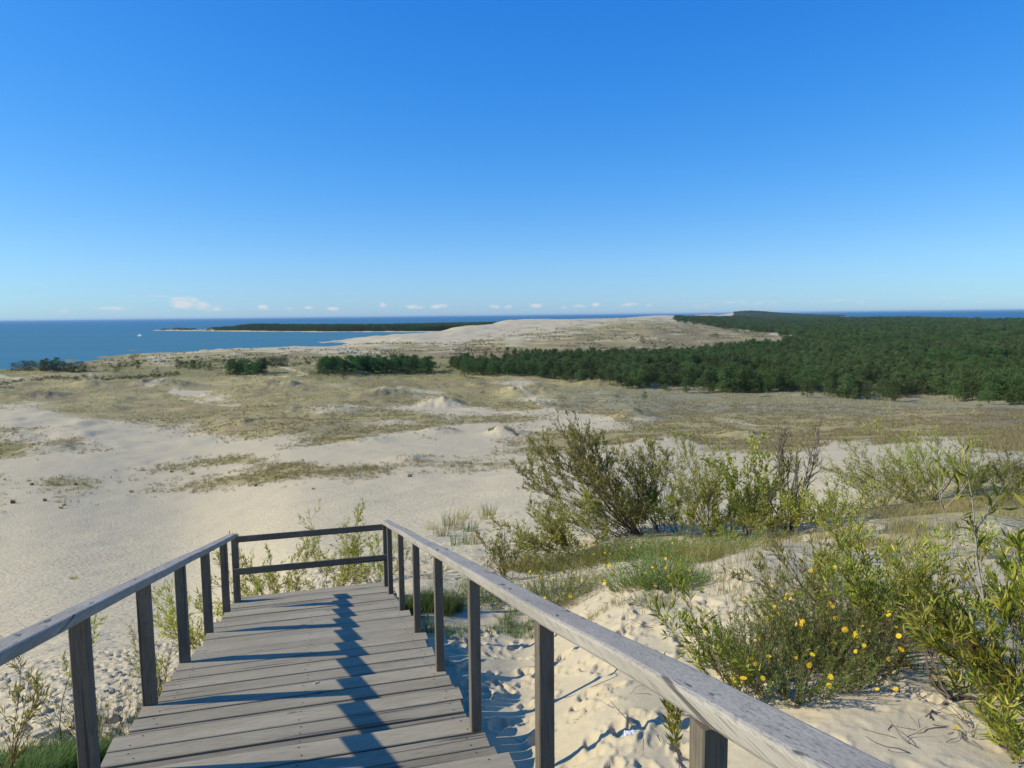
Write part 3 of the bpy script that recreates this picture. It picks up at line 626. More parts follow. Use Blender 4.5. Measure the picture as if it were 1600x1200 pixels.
sp = scatter(50000, 330, 900, -.7, .75, 93, .15, .9); sp = sp[fbm(sp[:, 0], sp[:, 1], 14, 18, 3) > -.1]; rs = np.hypot(sp[:, 0], sp[:, 1])
V, Fq = blades(sp, .5+.8*g.uniform(0, 1, len(sp)), 5, 94, .6, rs*.0003)
tag(mk('heath_grass', V, Fq, M['grass_dry']), 'low tussocks of dry grass over the tan heath in the middle distance', 'grass', kind='stuff')
# single tufts on the open sand near the valley edge
TU = [(20,787,.8),(45,752,.5),(50,758,.6),(70,783,.55),(95,795,.5),(100,790,.4),(118,758,.5),(205,770,.5),(240,768,.4),(268,738,.5),(300,742,.5),(115,905,.35),(400,760,.45),(440,745,.45),(490,765,.3),(640,745,.5),(800,722,.6),(712,828,.9),(700,822,.8),(724,812,.8),(690,838,.6),(735,830,.6),(745,850,.4),(760,812,.8),(765,806,.8),(620,860,.6),(625,840,.5),(720,852,.45),(675,828,.5),(1030,700,.6),(860,700,.5)]
for i, (u, v, h) in enumerate(TU):
    p = at(u, v); rr_ = math.hypot(p[0], p[1])
    V, Fq = blades(np.zeros((1, 3)), np.array([h*1.1]), 70, 200+i, .18+h*.25, .006+rr_*.00028)
    o = mk('grass_tuft', V, Fq, M['grass_dry' if i % 3 else 'grass_green']); o.location = p
    where = 'on the valley sand at left' if u < 620 and v < 900 else 'on the sand beyond the right handrail' if u < 800 and v > 790 else 'on the sand in mid distance'
    tag(o, 'small tuft of marram grass '+where, 'grass tuft', 'grass tufts '+where)
# near grass swards
def sward(name, pts, label, H, mat, seed, n, nb=12, rm=None):
    g = np.random.default_rng(seed); q = []
    for u, v, w in pts:
        c = at(u, v, rm); 
        for i in range(n):
            a = g.uniform(0, 6.283); k = w*math.sqrt(g.uniform()); x, y = c[0]+k*math.cos(a), c[1]+k*math.sin(a); q.append((x, y, 0))
    q = np.array(q); q = q[fbm(q[:, 0], q[:, 1], .9, seed, 4) > (.06 if seed == 303 else -.12)]; q[:, 2] = Z(q[:, 0], q[:, 1])
    V, Fq = blades(q, H*(1+.5*fbm(q[:, 0], q[:, 1], .5, seed+3, 2)), nb, seed, .05, .004); tag(mk(name, V, Fq, M[mat]), label, 'grass', kind='stuff')
sward('green_grass', [(668,958,.35),(650,955,.25),(690,950,.3)], 'fresh green grass patch between the right posts of the stairs', .30, 'grass_green', 301, 140)
sward('short_grass', [(700,985,.4),(745,975,.5),(800,975,.45),(830,985,.35),(760,955,.5)], 'short dry green turf above the shaded sand beside the stairs', .11, 'grass_green', 302, 150, 10)
sward('meadow_grass', [(870,880,1.0),(930,880,1.2),(1000,872,1.3),(1060,868,1.3),(1120,865,1.2),(1180,862,1.2),(1260,850,1.2),(1320,850,1.2)], 'loose grass growing at the feet of the willows', .27, 'grass_olive', 303, 420, 8)
sward('creeping_grass', [(930,905,.6),(960,930,.7),(985,945,.5),(905,940,.45)], 'grey creeping stems over the sand above the handrail', .10, 'grass_dry', 304, 150, 8)
sward('corner_grass', [(40,1190,.5),(110,1195,.45),(150,1190,.25),(-20,1180,.6)], 'dense green grass in the lower left corner beside the stairs', .17, 'grass_green', 305, 200, 12, rm=5.9)
sward('slope_grass', [(1500,800,1.5),(1560,800,1.5),(1430,800,1.2),(1600,790,1.5),(1380,830,1.0)], 'yellow green grass on the slope under the right bushes', .22, 'grass_dry', 306, 380, 9)

sward('dry_stalks', [(900,860,1.6),(1000,850,1.6),(1100,850,1.6),(1200,845,1.6),(1300,835,1.5),(1150,900,.9),(1280,930,.9),(1400,900,1.3),(1480,860,1.3),(1560,880,1.0)], 'dry straw stalks among the willows on the near dune', .34, 'grass_dry', 307, 70, 5)
# dead twigs strewn over the near sand
pl = Plant(8); g = pl.g
for u0, u1, v0, v1, k in ((860,1120,890,985,70), (1120,1420,880,1010,90), (820,1060,1000,1180,26), (1380,1590,1090,1180,30), (690,840,930,985,30), (1430,1600,810,900,40)):
    for i in range(k):
        p = at(g.uniform(u0, u1), g.uniform(v0, v1)); a = g.uniform(0, 6.28); L_ = g.uniform(.04, .28)
        q, _ = pl.path(p+np.array([0, 0, .006]), (math.cos(a), math.sin(a), .05), L_, 4, .22, 0); q[:, 2] = np.maximum(q[:, 2], Z(q[:, 0], q[:, 1])+.003); t_ = g.uniform(.0012, .0035); pl.tube(q, t_, t_*.4)
tag(mk('twig_litter', np.concatenate(pl.sv), np.concatenate(pl.sf), M['bark'], smooth=True), 'dead twigs and stalks strewn over the near sand', 'litter', kind='stuff')

# ------------------------------------------------------------------ trees
def crown_mesh(seed, h, w, n, leaf, base=.08, shape='pine', k=5):
    """crown of leaf clumps around limbs; returns verts, faces in metres, foot at 0"""
    g = np.random.default_rng(seed); C = []
    nb = 26 if shape != 'low' else 14
    for i in range(nb):
        t = g.uniform(base, 1)**(.85); a = g.uniform(0, 6.283)
        if shape == 'pine': rad_ = w*.5*(1-t*.15)*math.sqrt(max(.05, 1-((t-.38)/.66)**2))
        elif shape == 'tall': rad_ = w*.5*math.sqrt(max(.05, 1-((t-.5)/.56)**2))
        else: rad_ = w*.5*math.sqrt(max(.05, 1-((t-.35)/.7)**2))
        rad_ *= g.uniform(.45, 1.08); C.append((math.cos(a)*rad_*.8, math.sin(a)*rad_*.8, t*h*.93, w*g.uniform(.13, .24)))
    C.append((0, 0, h*.9, w*.14)); C = np.array(C)
    ci = g.integers(0, len(C), n); d = g.normal(0, 1, (n, 3)); d /= np.linalg.norm(d, axis=1)[:, None]
    c = C[ci, :3]+d*C[ci, 3:4]*g.uniform(.5, 1.1, (n, 1))*np.array([1, 1, .75]); c[:, 2] = np.maximum(c[:, 2], .05*h)
    V = []; 
    a = np.repeat(c, k, 0)+g.normal(0, leaf*.35, (n*k, 3)); e1 = g.normal(0, 1, (n*k, 3)); e2 = g.normal(0, 1, (n*k, 3))
    e1 *= (leaf/np.linalg.norm(e1, axis=1))[:, None]; e2 *= (leaf*.6/np.linalg.norm(e2, axis=1))[:, None]
    V = np.stack([a-e1*.5, a+e2*.5, a+e1*.5], 1).reshape(-1, 3); return V, np.arange(len(V)).reshape(-1, 3)
def trunk_mesh(seed, h, rr_):
    pl = Plant(seed); p, _ = pl.path((0, 0, -.4), (0, 0, 1), h*.8, 6, .05, .02); pl.tube(p, rr_, rr_*.3)
    for i in range(7):
        q = p[pl.g.integers(2, 6)]; b, _ = pl.path(q, (pl.g.normal(), pl.g.normal(), .5), h*.28, 3, .1, .05); pl.tube(b, rr_*.35, rr_*.1)
    return np.concatenate(pl.sv), np.concatenate(pl.sf)
class Kind:
    def __init__(s, name, cat, mat, variants, trunk_r):
        s.name = name; s.cat = cat; s.mat = mat; s.v = variants; s.tr = trunk_r; s.src = [None]*len(variants)
    def place(s, p, h, seed, label, group=None, wide=1.):
        g = random.Random(seed); i = g.randrange(len(s.v)); sd, hh, ww, n, leaf, base, shape = s.v[i]
        root = empty(s.name, tuple(p), g.uniform(0, 6.28)); root.scale = (h/hh*wide, h/hh*wide*g.uniform(.9, 1.15), h/hh); tag(root, label, s.cat, group)
        if s.src[i] is None:
            V, Fc = crown_mesh(sd, hh, ww, n, leaf, base, shape); c = mk('crown', V, Fc, M[s.mat], root)
            V, Fc = trunk_mesh(sd, hh, s.tr); t = mk('trunk', V, Fc, M['bark_pine'], root); s.src[i] = (c, t)
        else:
            for q in s.src[i]: o = q.copy(); col.objects.link(o); o.parent = root
        return root
pine = Kind('pine_tree', 'tree', 'pine', [(401+i, 11, w_, 520, .62, .10, 'pine') for i, w_ in enumerate((8, 9.5, 7.5, 10, 8.5, 7))], .18)
decid = Kind('deciduous_tree', 'tree', 'decid', [(421+i, 12, w_, 620, .6, .03, 'tall') for i, w_ in enumerate((6, 7.5, 6.8, 8))], .15)
bush = Kind('round_shrub', 'shrub', 'olive', [(441+i, 4, w_, 240, .34, .02, 'low') for i, w_ in enumerate((5, 6, 7))], .08)

# forest outline: foot of the trees, front and back edges by bearing
FX = [705,760,830,900,1000,1060,1120,1250,1380,1440,1500,1600,1750]
FY = [579,586,590,595,602,606,611,617,624,614,627,632,634]
BX = [705,800,900,1050,1150,1215,1262]
BY = [574,566,563,557,548,541,531]
GX = [1050,1075,1100,1150,1205,1262]   # far side of the bare brown dunes
GY = [500,503,507,513,520,527]
def in_forest(x, y, z):
    u, v = project(x, y, z); r = np.hypot(x, y)
    j = fbm(x, y, 24, 95, 4)*3.2
    fy = np.interp(u, FX, FY)+j*4
    a = (v < fy) & (u > 705) & (z > WATER+1)
    by = np.interp(u, BX, BY)+j*3; main = a & ((u > 1262) | (v > by))
    gy = np.interp(u, GX, GY)+j*2; far = (u > 1055) & (v < gy) & (z > WATER+1)
    bare = (np.abs(u-1105) < 42) & (v < 496.5) & (v > 488.5)
    return (main | far) & ~bare
g = np.random.default_rng(77)
pts = []
for (r0, r1, a0, a1, sp_) in ((330, 700, -.1, .75, 5.4), (700, 1300, -.1, .75, 6.5), (1300, 2600, .2, .75, 9), (2600, 5200, .18, .7, 15), (5200, 12000, .1, .52, 30)):
    xs = np.arange(r0*math.sin(a0)-50 if a0 < 0 else 0, r1*math.sin(a1), sp_); ys = np.arange(r0*math.cos(a1), r1, sp_)
    gx, gy = np.meshgrid(xs, ys); gx = gx.ravel()+g.uniform(-.45, .45, gx.size)*sp_; gy = gy.ravel()+g.uniform(-.45, .45, gy.size)*sp_
    rr_ = np.hypot(gx, gy); a_ = np.arctan2(gx, gy); k = (rr_ > r0) & (rr_ <= r1) & (a_ > a0) & (a_ < a1); gx, gy = gx[k], gy[k]; zz = Z(gx, gy)
    k = in_forest(gx, gy, zz) & (fbm(gx, gy, 26, 121, 3) > -.22); pts.append(np.stack([gx[k], gy[k], zz[k], np.full(k.sum(), sp_)], 1))
FP = np.concatenate(pts); uu, vv = project(FP[:, 0], FP[:, 1], FP[:, 2])
inv = (uu > -20) & (uu < 1640); fr = np.interp(uu, FX, FY)-vv      # distance behind the front edge, in sight-line terms
score = np.hypot(FP[:, 0], FP[:, 1])+fr*5+(~inv)*1e6
order = np.argsort(score); near = order[:290]; rest = order[290:]
for i in near:
    x, y, z, _ = FP[i]; h = random.choice((random.uniform(4, 8), random.uniform(8, 11), random.uniform(11, 15)))
    pine.place((x, y, z-.3), h, int(i), 'dark green pine in the front rows at the edge of the forest', 'pines at the edge of the forest', 1.0)
# the forest behind reads as one mass: one object, many crowns
def mass(name, P4, heights, kinds, label, seed):
    g = np.random.default_rng(seed); me = bpy.data.meshes.new(name); me.vertices.add(len(P4)); me.vertices.foreach_set('co', P4[:, :3].astype(np.float32).ravel())
    for nm, dat, ty in (('scl', heights, 'FLOAT'), ('rot', g.uniform(0, 6.28, len(P4)), 'FLOAT'), ('wide', P4[:, 3], 'FLOAT')):
        at_ = me.attributes.new(nm, ty, 'POINT'); at_.data.foreach_set('value', np.asarray(dat, dtype=np.float32))
    at_ = me.attributes.new('vid', 'INT', 'POINT'); at_.data.foreach_set('value', g.integers(0, len(kinds), len(P4)).astype(np.int32))
    o = bpy.data.objects.new(name, me); col.objects.link(o); tag(o, label, 'forest', kind='stuff')
    ng = bpy.data.node_groups.new(name+'_nodes', 'GeometryNodeTree'); ng.interface.new_socket('Geometry', in_out='INPUT', socket_type='NodeSocketGeometry'); ng.interface.new_socket('Geometry', in_out='OUTPUT', socket_type='NodeSocketGeometry')
    nn = ng.nodes; L = ng.links; gi = nn.new('NodeGroupInput'); go = nn.new('NodeGroupOutput')
    mp = nn.new('GeometryNodeMeshToPoints'); L.new(gi.outputs[0], mp.inputs[0])
    join = nn.new('GeometryNodeJoinGeometry')
    for s in reversed(kinds):
        oi = nn.new('GeometryNodeObjectInfo'); oi.inputs[0].default_value = s; gt = nn.new('GeometryNodeGeometryToInstance')
        L.new(oi.outputs['Geometry'], gt.inputs[0]); L.new(gt.outputs[0], join.inputs[0])
    ip = nn.new('GeometryNodeInstanceOnPoints'); L.new(mp.outputs[0], ip.inputs['Points']); L.new(join.outputs[0], ip.inputs['Instance']); ip.inputs['Pick Instance'].default_value = True
    def attr(nm, ty='FLOAT'):
        q = nn.new('GeometryNodeInputNamedAttribute'); q.data_type = ty; q.inputs['Name'].default_value = nm; return q.outputs[0]
    L.new(attr('vid', 'INT'), ip.inputs['Instance Index'])
    cx = nn.new('ShaderNodeCombineXYZ'); L.new(attr('rot'), cx.inputs[2]); L.new(cx.outputs[0], ip.inputs['Rotation'])
    cs = nn.new('ShaderNodeCombineXYZ'); w_ = attr('wide'); L.new(w_, cs.inputs[0]); L.new(w_, cs.inputs[1]); L.new(attr('scl'), cs.inputs[2]); L.new(cs.outputs[0], ip.inputs['Scale'])
    L.new(ip.outputs[0], go.inputs[0]); md = o.modifiers.new('trees', 'NODES'); md.node_group = ng
    return o
Pr = FP[rest].copy(); hs = g.uniform(.6, 1.2, len(Pr))*(1+.35*fbm(Pr[:, 0], Pr[:, 1], 70, 97, 4)); Pr[:, 2] -= .3
Pr[:, 3] = np.clip(Pr[:, 3]/6.2, .85, 5)*g.uniform(.85, 1.15, len(Pr))
crowns = [s[0] for s in pine.src if s]+[s for s in []]
# deciduous band and left groves
def grove(u0, v0, u1, v1, n, hpx, kind, lab, grp, seed, depth=25):
    g = random.Random(seed)
    for i in range(n):
        t = (i+g.uniform(-.3, .3))/max(1, n-1); u = u0+(u1-u0)*t; v = v0+(v1-v0)*t; p = at(u, v); q = p*(1+g.uniform(0, depth)/np.linalg.norm(p)); z = ground(q[0], q[1])
        kind.place((q[0], q[1], z-.2), hpx*pxm(p)*g.uniform(.8, 1.12), seed*100+i, lab, grp)
grove(500,585,675,585,72, 27, decid, 'leafy green tree in the straight grove in the middle of the dunes', 'trees of the straight grove', 51, 32)
grove(358,586,414,587,22, 23, decid, 'leafy green tree in the small grove left of the straight grove', 'trees of the small left grove', 52, 20)
grove(415,573,446,573,7, 14, bush, 'dark shrub behind the small left grove', 'shrubs behind the small left grove', 53, 20)
grove(490,587,560,588,9, 9, bush, 'low fringe shrub along the front of the straight grove', 'fringe shrubs of the straight grove', 57, 4)
grove(600,587,700,586,10, 9, bush, 'low fringe shrub at the thin right end of the straight grove', 'fringe shrubs at the grove end', 58, 12)
grove(345,588,425,589,7, 8, bush, 'low fringe shrub in front of the small left grove', 'fringe shrubs of the small left grove', 59, 6)
grove(278,577,326,580,8, 15, pine, 'small dark pine in the short row at left', 'short row of small pines at left', 54, 12)
grove(25,580,128,582,17, 16, bush, 'dark rounded shrub in the thicket near the lagoon shore', 'thicket near the lagoon shore', 55, 35)
grove(65,580,110,583,6, 20, decid, 'taller dark tree in the thicket near the lagoon shore', 'taller trees of the shore thicket', 56, 18)
for i, (u, v, h, kd, lb) in enumerate([(722,560,9,pine,'small dark pine alone left of its twin, on brown heath'), (759,558,10,pine,'small dark pine just right of its twin, on brown heath'),
    (925,536,11,bush,'spreading dark shrub with long shadow on the far dunes'), (1004,535,10,bush,'round shrub standing alone right of the spreading one, far dunes'), (1118,530,10,bush,'wide dark shrub on the brown far dunes at right'),
    (905,551,7,pine,'tiny pine at the upper edge of the forest, standing clear'), (1022,548,9,bush,'brownish shrub at the upper forest edge'), (1050,547,7,bush,'small shrub right of the brownish one at the forest edge'),
    (1150,520,8,bush,'small dark shrub far off on the brown slope'), (1174,522,8,pine,'tiny pine at the far right end of the brown slope'), (1007,623,12,pine,'young pine alone on the grey green meadow'),
    (755,616,7,bush,'low dark shrub alone on the tan grass'), (210,563,11,bush,'round bush on the shoreline ridge'), (245,561,5,bush,'flat bush on the shoreline ridge'), (215,577,14,pine,'dark small pine at left beneath the shoreline bush'),
    (245,582,8,bush,'low olive bush right of the small left pine'), (183,584,9,bush,'low olive bush left of the small left pine'), (1225,531,6,bush,'reddish shrub on the last brown clearing'), (1530,637,7,bush,'low bush in front of the forest edge at right'), (870,516,4,bush,'low shrub on the pale dune crest'), (538,594,8,bush,'slim green bush in front of the straight grove'), (1068,521,5,bush,'tiny dark shrub on the dotted far dunes')]):
    p = at(u, v); kd.place(tuple(p-np.array([0, 0, .15])), h*pxm(p), 900+i, lb, None, 1.0)
crowns = [s[0] for s in pine.src if s]
for i, (u, v, h, lb) in enumerate([(952,602,26,'pine standing a step out of the forest front at its left third'), (985,607,17,'small bushy pine just right of the one stepping out'), (1040,610,27,'broad pine in front of the forest, left of the wide pair'),
    (1072,615,25,'left pine of the wide pair in front of the forest'), (1092,615,24,'right pine of the wide pair in front of the forest'), (1262,621,30,'round dark pine standing forward in the middle of the forest front'), (1322,622,20,'pointed small pine at the forest front with its shadow on the meadow'),
    (1385,626,33,'large spreading pine beside the sandy gap in the forest front'), (1398,628,28,'dark pine leaning on the large spreading one'), (1490,628,34,'large pine right of the sandy gap'), (1545,632,36,'large round pine near the right end of the forest front'), (1585,633,30,'dark pine at the very right of the forest front'), (1010,606,22,'low pine at the foot of the forest front')]):
    p = at(u, v); pine.place(tuple(p-np.array([0, 0, .2])), h*pxm(p), 950+i, lb, None, 1.1)
# crowns in the mass sources are 11 m tall
o = mass('pine_forest', Pr, hs, crowns, 'dense dark green pine forest stretching to the sea', 5)
# wood on the cape
g = np.random.default_rng(78); n_ = 9000; a_ = g.uniform(az_of(330), az_of(850), n_); rc = np.interp(a_, CAPE_X, CAPE_R); w_ = np.interp(a_, CAPE_X, CAPE_W)
r_ = rc+45+g.uniform(0, 1, n_)**1.6*(w_-60); x_ = r_*np.sin(a_); y_ = r_*np.cos(a_); z_ = Z(x_, y_)
edge = sstep(az_of(330), az_of(400), a_); k = (z_ > WATER+.5) & (z_ < WATER+9) & (g.uniform(0, 1, n_) < .15+edge)
P4 = np.stack([x_, y_, z_, np.full(n_, 1.5)], 1)[k]; hh_ = (g.uniform(1.25, 1.9, n_)*(.35+.65*edge))[k]
mass('cape_wood', P4, hh_, crowns, 'distant dark wood covering the low cape in the lagoon', 6)
n_ = 900; a_ = g.uniform(az_of(245), az_of(400), n_); rc = np.interp(a_, CAPE_X, CAPE_R); w_ = np.interp(a_, CAPE_X, CAPE_W)
r_ = rc+45+g.uniform(0, 1, n_)*(w_-60).clip(20); x_ = r_*np.sin(a_); y_ = r_*np.cos(a_); z_ = Z(x_, y_); k = (z_ > WATER+.5) & (fbm(x_, y_, 60, 99, 3) > -.05)
bcr = [s[0] for s in bush.src if s]
mass('cape_scrub', np.stack([x_, y_, z_, g.uniform(1, 2, n_)], 1)[k], g.uniform(.8, 1.6, n_)[k], bcr, 'low scrub on the sandy tip of the cape', 7)
# low scrub dotted over the far dunes
n_ = 26000; r_ = np.exp(g.uniform(math.log(480), math.log(3000), n_)); a_ = g.uniform(-.65, .35, n_); x_ = r_*np.sin(a_); y_ = r_*np.cos(a_); z_ = Z(x_, y_); c_ = cover(x_, y_, z_)[:, 0]
k = (z_ > WATER+1.5) & (c_ > .25) & (fbm(x_, y_, 50, 101, 3) > .05) & ~in_forest(x_, y_, z_) & (r_ > 600)
mass('dune_scrub', np.stack([x_, y_, z_-.3, g.uniform(.25, .7, n_)], 1)[k], g.uniform(.3, .75, n_)[k], bcr, 'low dark scrub dotted over the far dunes', 8)

# ------------------------------------------------------------------ wooden stairs
dd = ray(510, 764); dd /= math.hypot(dd[0], dd[1]); SL = dd[2]; yaw = math.atan2(dd[0], dd[1])
P0 = (-.177, 3.918, -2.426)
def woodmat(name, axis, base=(.33,.295,.205), pale=(.51,.465,.33), knots=True):
    m, nt = newmat(name); n = N(nt); tc = n('ShaderNodeTexCoord').outputs['Object']; isl = n('ShaderNodeNewGeometry').outputs['Random Per Island']
    off = n('ShaderNodeCombineXYZ', {0: n.math('MULTIPLY', isl, 37.), 1: n.math('MULTIPLY', isl, 91.), 2: n.math('MULTIPLY', isl, 53.)}).outputs[0]
    v = n('ShaderNodeVectorMath', {0: tc, 1: off}, operation='ADD').outputs[0]
    sc = {'x': (1.2, 30, 30), 'y': (30, 1.2, 30), 'z': (30, 30, 1.2)}[axis]; s2 = {'x': (.9, 5, 5), 'y': (5, .9, 5), 'z': (5, 5, .9)}[axis]
    gr = n.noise(n.map(v, sc), 2.2, 6, .65, .6); bl = n.noise(n.map(v, s2), 1.6, 5, .6); fine = n.noise(n.map(v, tuple(q*4 for q in sc)), 2, 3, .6)
    c = n.mix(gr, base, pale); c = n.mix(n.ramp(bl, [(.35, 0.0), (.7, .55)]), c, tuple(q*.62 for q in base))
    c = n.mix(n.ramp(fine, [(.5, 0.0), (.68, .75)]), c, tuple(q*.45 for q in base))
    c = n.mix(n.ramp(n.noise(n.map(v, (3, 3, 3)), 1, 4, .6), [(.55, 0.0), (.7, .30)]), c, (.36,.31,.235))
    isl2 = n.math('FRACT', n.math('MULTIPLY', isl, 7.31))
    c = n.mix(n.math('MULTIPLY', isl2, .18), c, tuple(q*w_ for q, w_ in zip(pale, (.95, .78, .55))))
    c = n('ShaderNodeHueSaturation', {'Value': n.math('ADD', n.math('MULTIPLY', isl, .62), .58), 'Color': c}).outputs[0]
    kn = n('ShaderNodeTexVoronoi', {'Vector': n.map(v, {'x': (1.0, 3.4, 3.4), 'y': (3.4, 1.0, 3.4), 'z': (3.4, 3.4, 1.0)}[axis]), 'Scale': 1.5}).outputs['Distance']
    kf = n.ramp(kn, [(.035, .85), (.075, 0.0)]); c = n.mix(kf, c, (.10,.08,.065))
    crk = n.ramp(n.noise(n.map(v, {'x': (.5, 22, 22), 'y': (22, .5, 22), 'z': (22, 22, .5)}[axis]), 1.5, 2, .4, .3), [(.30, 1.0), (.345, 0.0)])
    c = n.mix(n.math('MULTIPLY', crk, .8), c, (.05,.045,.04))
    bp = n('ShaderNodeBump', {'Height': n.math('SUBTRACT', n.math('ADD', gr, n.math('MULTIPLY', fine, .4)), crk), 'Strength': .6, 'Distance': .003}).outputs[0]
    n.out(n('ShaderNodeBsdfPrincipled', {'Base Color': c, 'Roughness': .78, 'Specular IOR Level': .25, 'Normal': bp}).outputs[0]); return m
M['deck'] = woodmat('weathered_plank', 'x'); M['railw'] = woodmat('weathered_rail', 'y', (.32,.295,.235), (.50,.465,.375)); M['postw'] = woodmat('weathered_post', 'z', (.145,.118,.08), (.25,.215,.155))
M['crossw'] = woodmat('weathered_crossrail', 'x', (.145,.118,.08), (.25,.215,.155)); M['nail'] = plain('rusty_nail', (.07,.05,.04))
st = empty('wooden_stairs', P0, -yaw); tag(st, 'weathered grey wooden stairs with handrails on both sides running down over the dune', 'stairs')
g = np.random.default_rng(15); TD = .6255; WL, WR = -2.115, -.045
def treadz(k): return SL*(.124+TD*k-TD/2)
for k in range(-11, 11):
    y1 = .124+TD*k; y0 = y1-TD; z = treadz(k); b = MB(); bw = TD/4; jr = g.uniform(.0, .06); jl = g.uniform(-.03, .03)
    if k == 10: y1 += .05
    for j in range(4):
        a = y0+j*bw+(g.uniform(.0055, .010) if j else -.008); e = y0+(j+1)*bw-g.uniform(.0055, .010)+(.014 if j == 3 else 0); dz = g.normal(0, .0025)
        x0 = WL+jl+g.normal(0, .008); x1 = WR+jr+g.normal(0, .012)
        b.box(x0, x1, a, e, z-.05+dz, z+dz, .004, 'x')
        for xx in (WL+.12, -1.05, WR-.07):
            for yy in (a+.035, e-.035):
                cx, cy = xx+g.normal(0, .012), yy+g.normal(0, .005)
                b.add([(cx+.006*math.cos(q*1.047), cy+.006*math.sin(q*1.047), z+dz+.0012) for q in range(6)], [tuple(range(6))], 1)
    b.build('tread', None, st, mats=[M['deck'], M['nail']])
for xc in (WL+.08, -1.05, WR-.05):       # stringers under the treads
    ya, yb = .124-11.5*TD, .124+10*TD; za, zb = SL*ya-.11, SL*yb-.11
    v = [(xc+sx*.03, yy, zz+h) for yy, zz in ((ya, za), (yb, zb)) for sx in (-1, 1) for h in (-.18, 0)]
    mk('stringer', v, [(0, 1, 3, 2), (4, 6, 7, 5), (0, 4, 5, 1), (2, 3, 7, 6), (1, 5, 7, 3), (0, 2, 6, 4)], M['crossw'], st)
def railz(y): return SL*y+.995
def tz(y): return treadz(math.ceil((y-.124)/TD-1e-6))
RH = .056
def post(x, y, w, top=None, foot=None):
    b = MB(); t = (railz(y)-RH+.004) if top is None else top
    b.box(x-w/2, x+w/2, y-w/2, y+w/2, (tz(y)+.001) if foot is None else foot, t, .004, 'z'); return b.build('post', M['postw'], st)
for y in (-5.2, -3.85, -2.52, -1.33, 0, 1.31, 2.66, 4.05, 5.50): post(-.055, y, .062)
for y in (-5.0, -3.75, -2.45, -1.17, .12, 1.41, 2.65, 3.93, 5.27): post(-2.085, y, .082)
YE = 6.22; zt = tz(YE)
post(-.05, YE, .075, railz(YE)-.02); post(-2.07, YE, .085, railz(YE)-.02)
def rail(xa, xb, y0, y1, seed):
    g = np.random.default_rng(seed); n = 60; ch = .012; v = []; f = []
    pr = [(xa+ch, -RH), (xb-ch, -RH), (xb-ch*.3, -RH+ch*.3), (xb, -RH+ch), (xb, -ch), (xb-ch*.3, -ch*.3), (xb-ch, 0), (xa+ch, 0), (xa+ch*.3, -ch*.3), (xa, -ch), (xa, -RH+ch), (xa+ch*.3, -RH+ch*.3)]
    m_ = len(pr); ys = np.linspace(y0, y1, n)
    for y in ys:
        wx = .006*float(vnoise(y*.9, seed)); wz = .005*float(vnoise(y*.8, seed+5)); ww = .004*float(vnoise(y*2.1, seed+9))
        v += [(x+wx+(ww if x > (xa+xb)/2 else -ww), y, railz(y)+z+wz) for x, z in pr]
    for i in range(n-1): f += [(i*m_+j, i*m_+(j+1) % m_, (i+1)*m_+(j+1) % m_, (i+1)*m_+j) for j in range(m_)]
    f += [tuple(range(m_-1, -1, -1)), tuple(range((n-1)*m_, n*m_))]
    o = mk('handrail', v, f, M['railw'], st); return o
rail(-.085, .025, -6.2, YE+.06, 3); rail(-2.135, -2.015, -6.2, 5.95, 4)
b = MB(); zc = railz(YE)-.03; b.box(-2.02, -.09, YE-.022-.045, YE-.045, zc-.085, zc, .004, 'x'); b.build('cross_rail', M['crossw'], st)
b = MB(); b.box(-2.10, -.035, YE-.022-.065, YE-.067+.002, zc-.53, zc-.44, .004, 'x'); b.build('cross_rail', M['crossw'], st)

# ------------------------------------------------------------------ small litter
m, nt = newmat('clear_plastic'); n = N(nt); n.out(n('ShaderNodeBsdfPrincipled', {'Base Color': (.8,.82,.85,1), 'Roughness': .35, 'Metallic': .1}).outputs[0]); M['plastic'] = m
p = at(986, 1150); v = []; f = []
gg = np.random.default_rng(4)
for i in range(9):
    rr_ = .026*(1-.45*(i > 6))*(1-.6*(i == 8)); 
    for j in range(12):
        a = j*math.pi/6; k = rr_*(1+gg.normal(0, .13)); v.append((i*.013-.05, k*math.cos(a), k*math.sin(a)*.75+.02))
for i in range(8): f += [(i*12+j, i*12+(j+1) % 12, i*12+12+(j+1) % 12, i*12+12+j) for j in range(12)]
f += [tuple(range(11, -1, -1)), tuple(range(96, 108))]
o = mk('crushed_bottle', v, f, M['plastic']); o.location = p; o.rotation_euler = (0, 0, .15); o.scale = (.75,)*3; tag(o, 'small crushed clear plastic bottle lying on the sand beside the stairs', 'litter')
v = [(x, .0045*math.cos(a), .0045*math.sin(a)) for x in (0, .012, .035) for a in np.linspace(0, 6.283, 9)[:-1]]
f = [(i*8+j, i*8+(j+1) % 8, i*8+8+(j+1) % 8, i*8+8+j) for i in range(2) for j in range(8)]+[tuple(range(7, -1, -1)), tuple(range(16, 24))]
o = mk('cigarette_butt', v, f, plain('paper', (.75,.7,.62)))
h = np.array([math.sin(yaw), math.cos(yaw)]); c_ = np.array([h[1], -h[0]])
r0 = ray(491, 1083); kk = (P0[2]-SL*(np.array(P0[:2]) @ h))/(r0[2]-SL*(r0[:2] @ h)); q = (r0*kk)[:2]-np.array(P0[:2]); ty = q @ h; tx = q @ c_
w2 = np.array(P0[:2])+h*ty+c_*tx; o.location = (w2[0], w2[1], P0[2]+tz(ty)+.0065); o.rotation_euler = (0, 0, .9); tag(o, 'white cigarette butt lying on the wooden treads', 'litter')
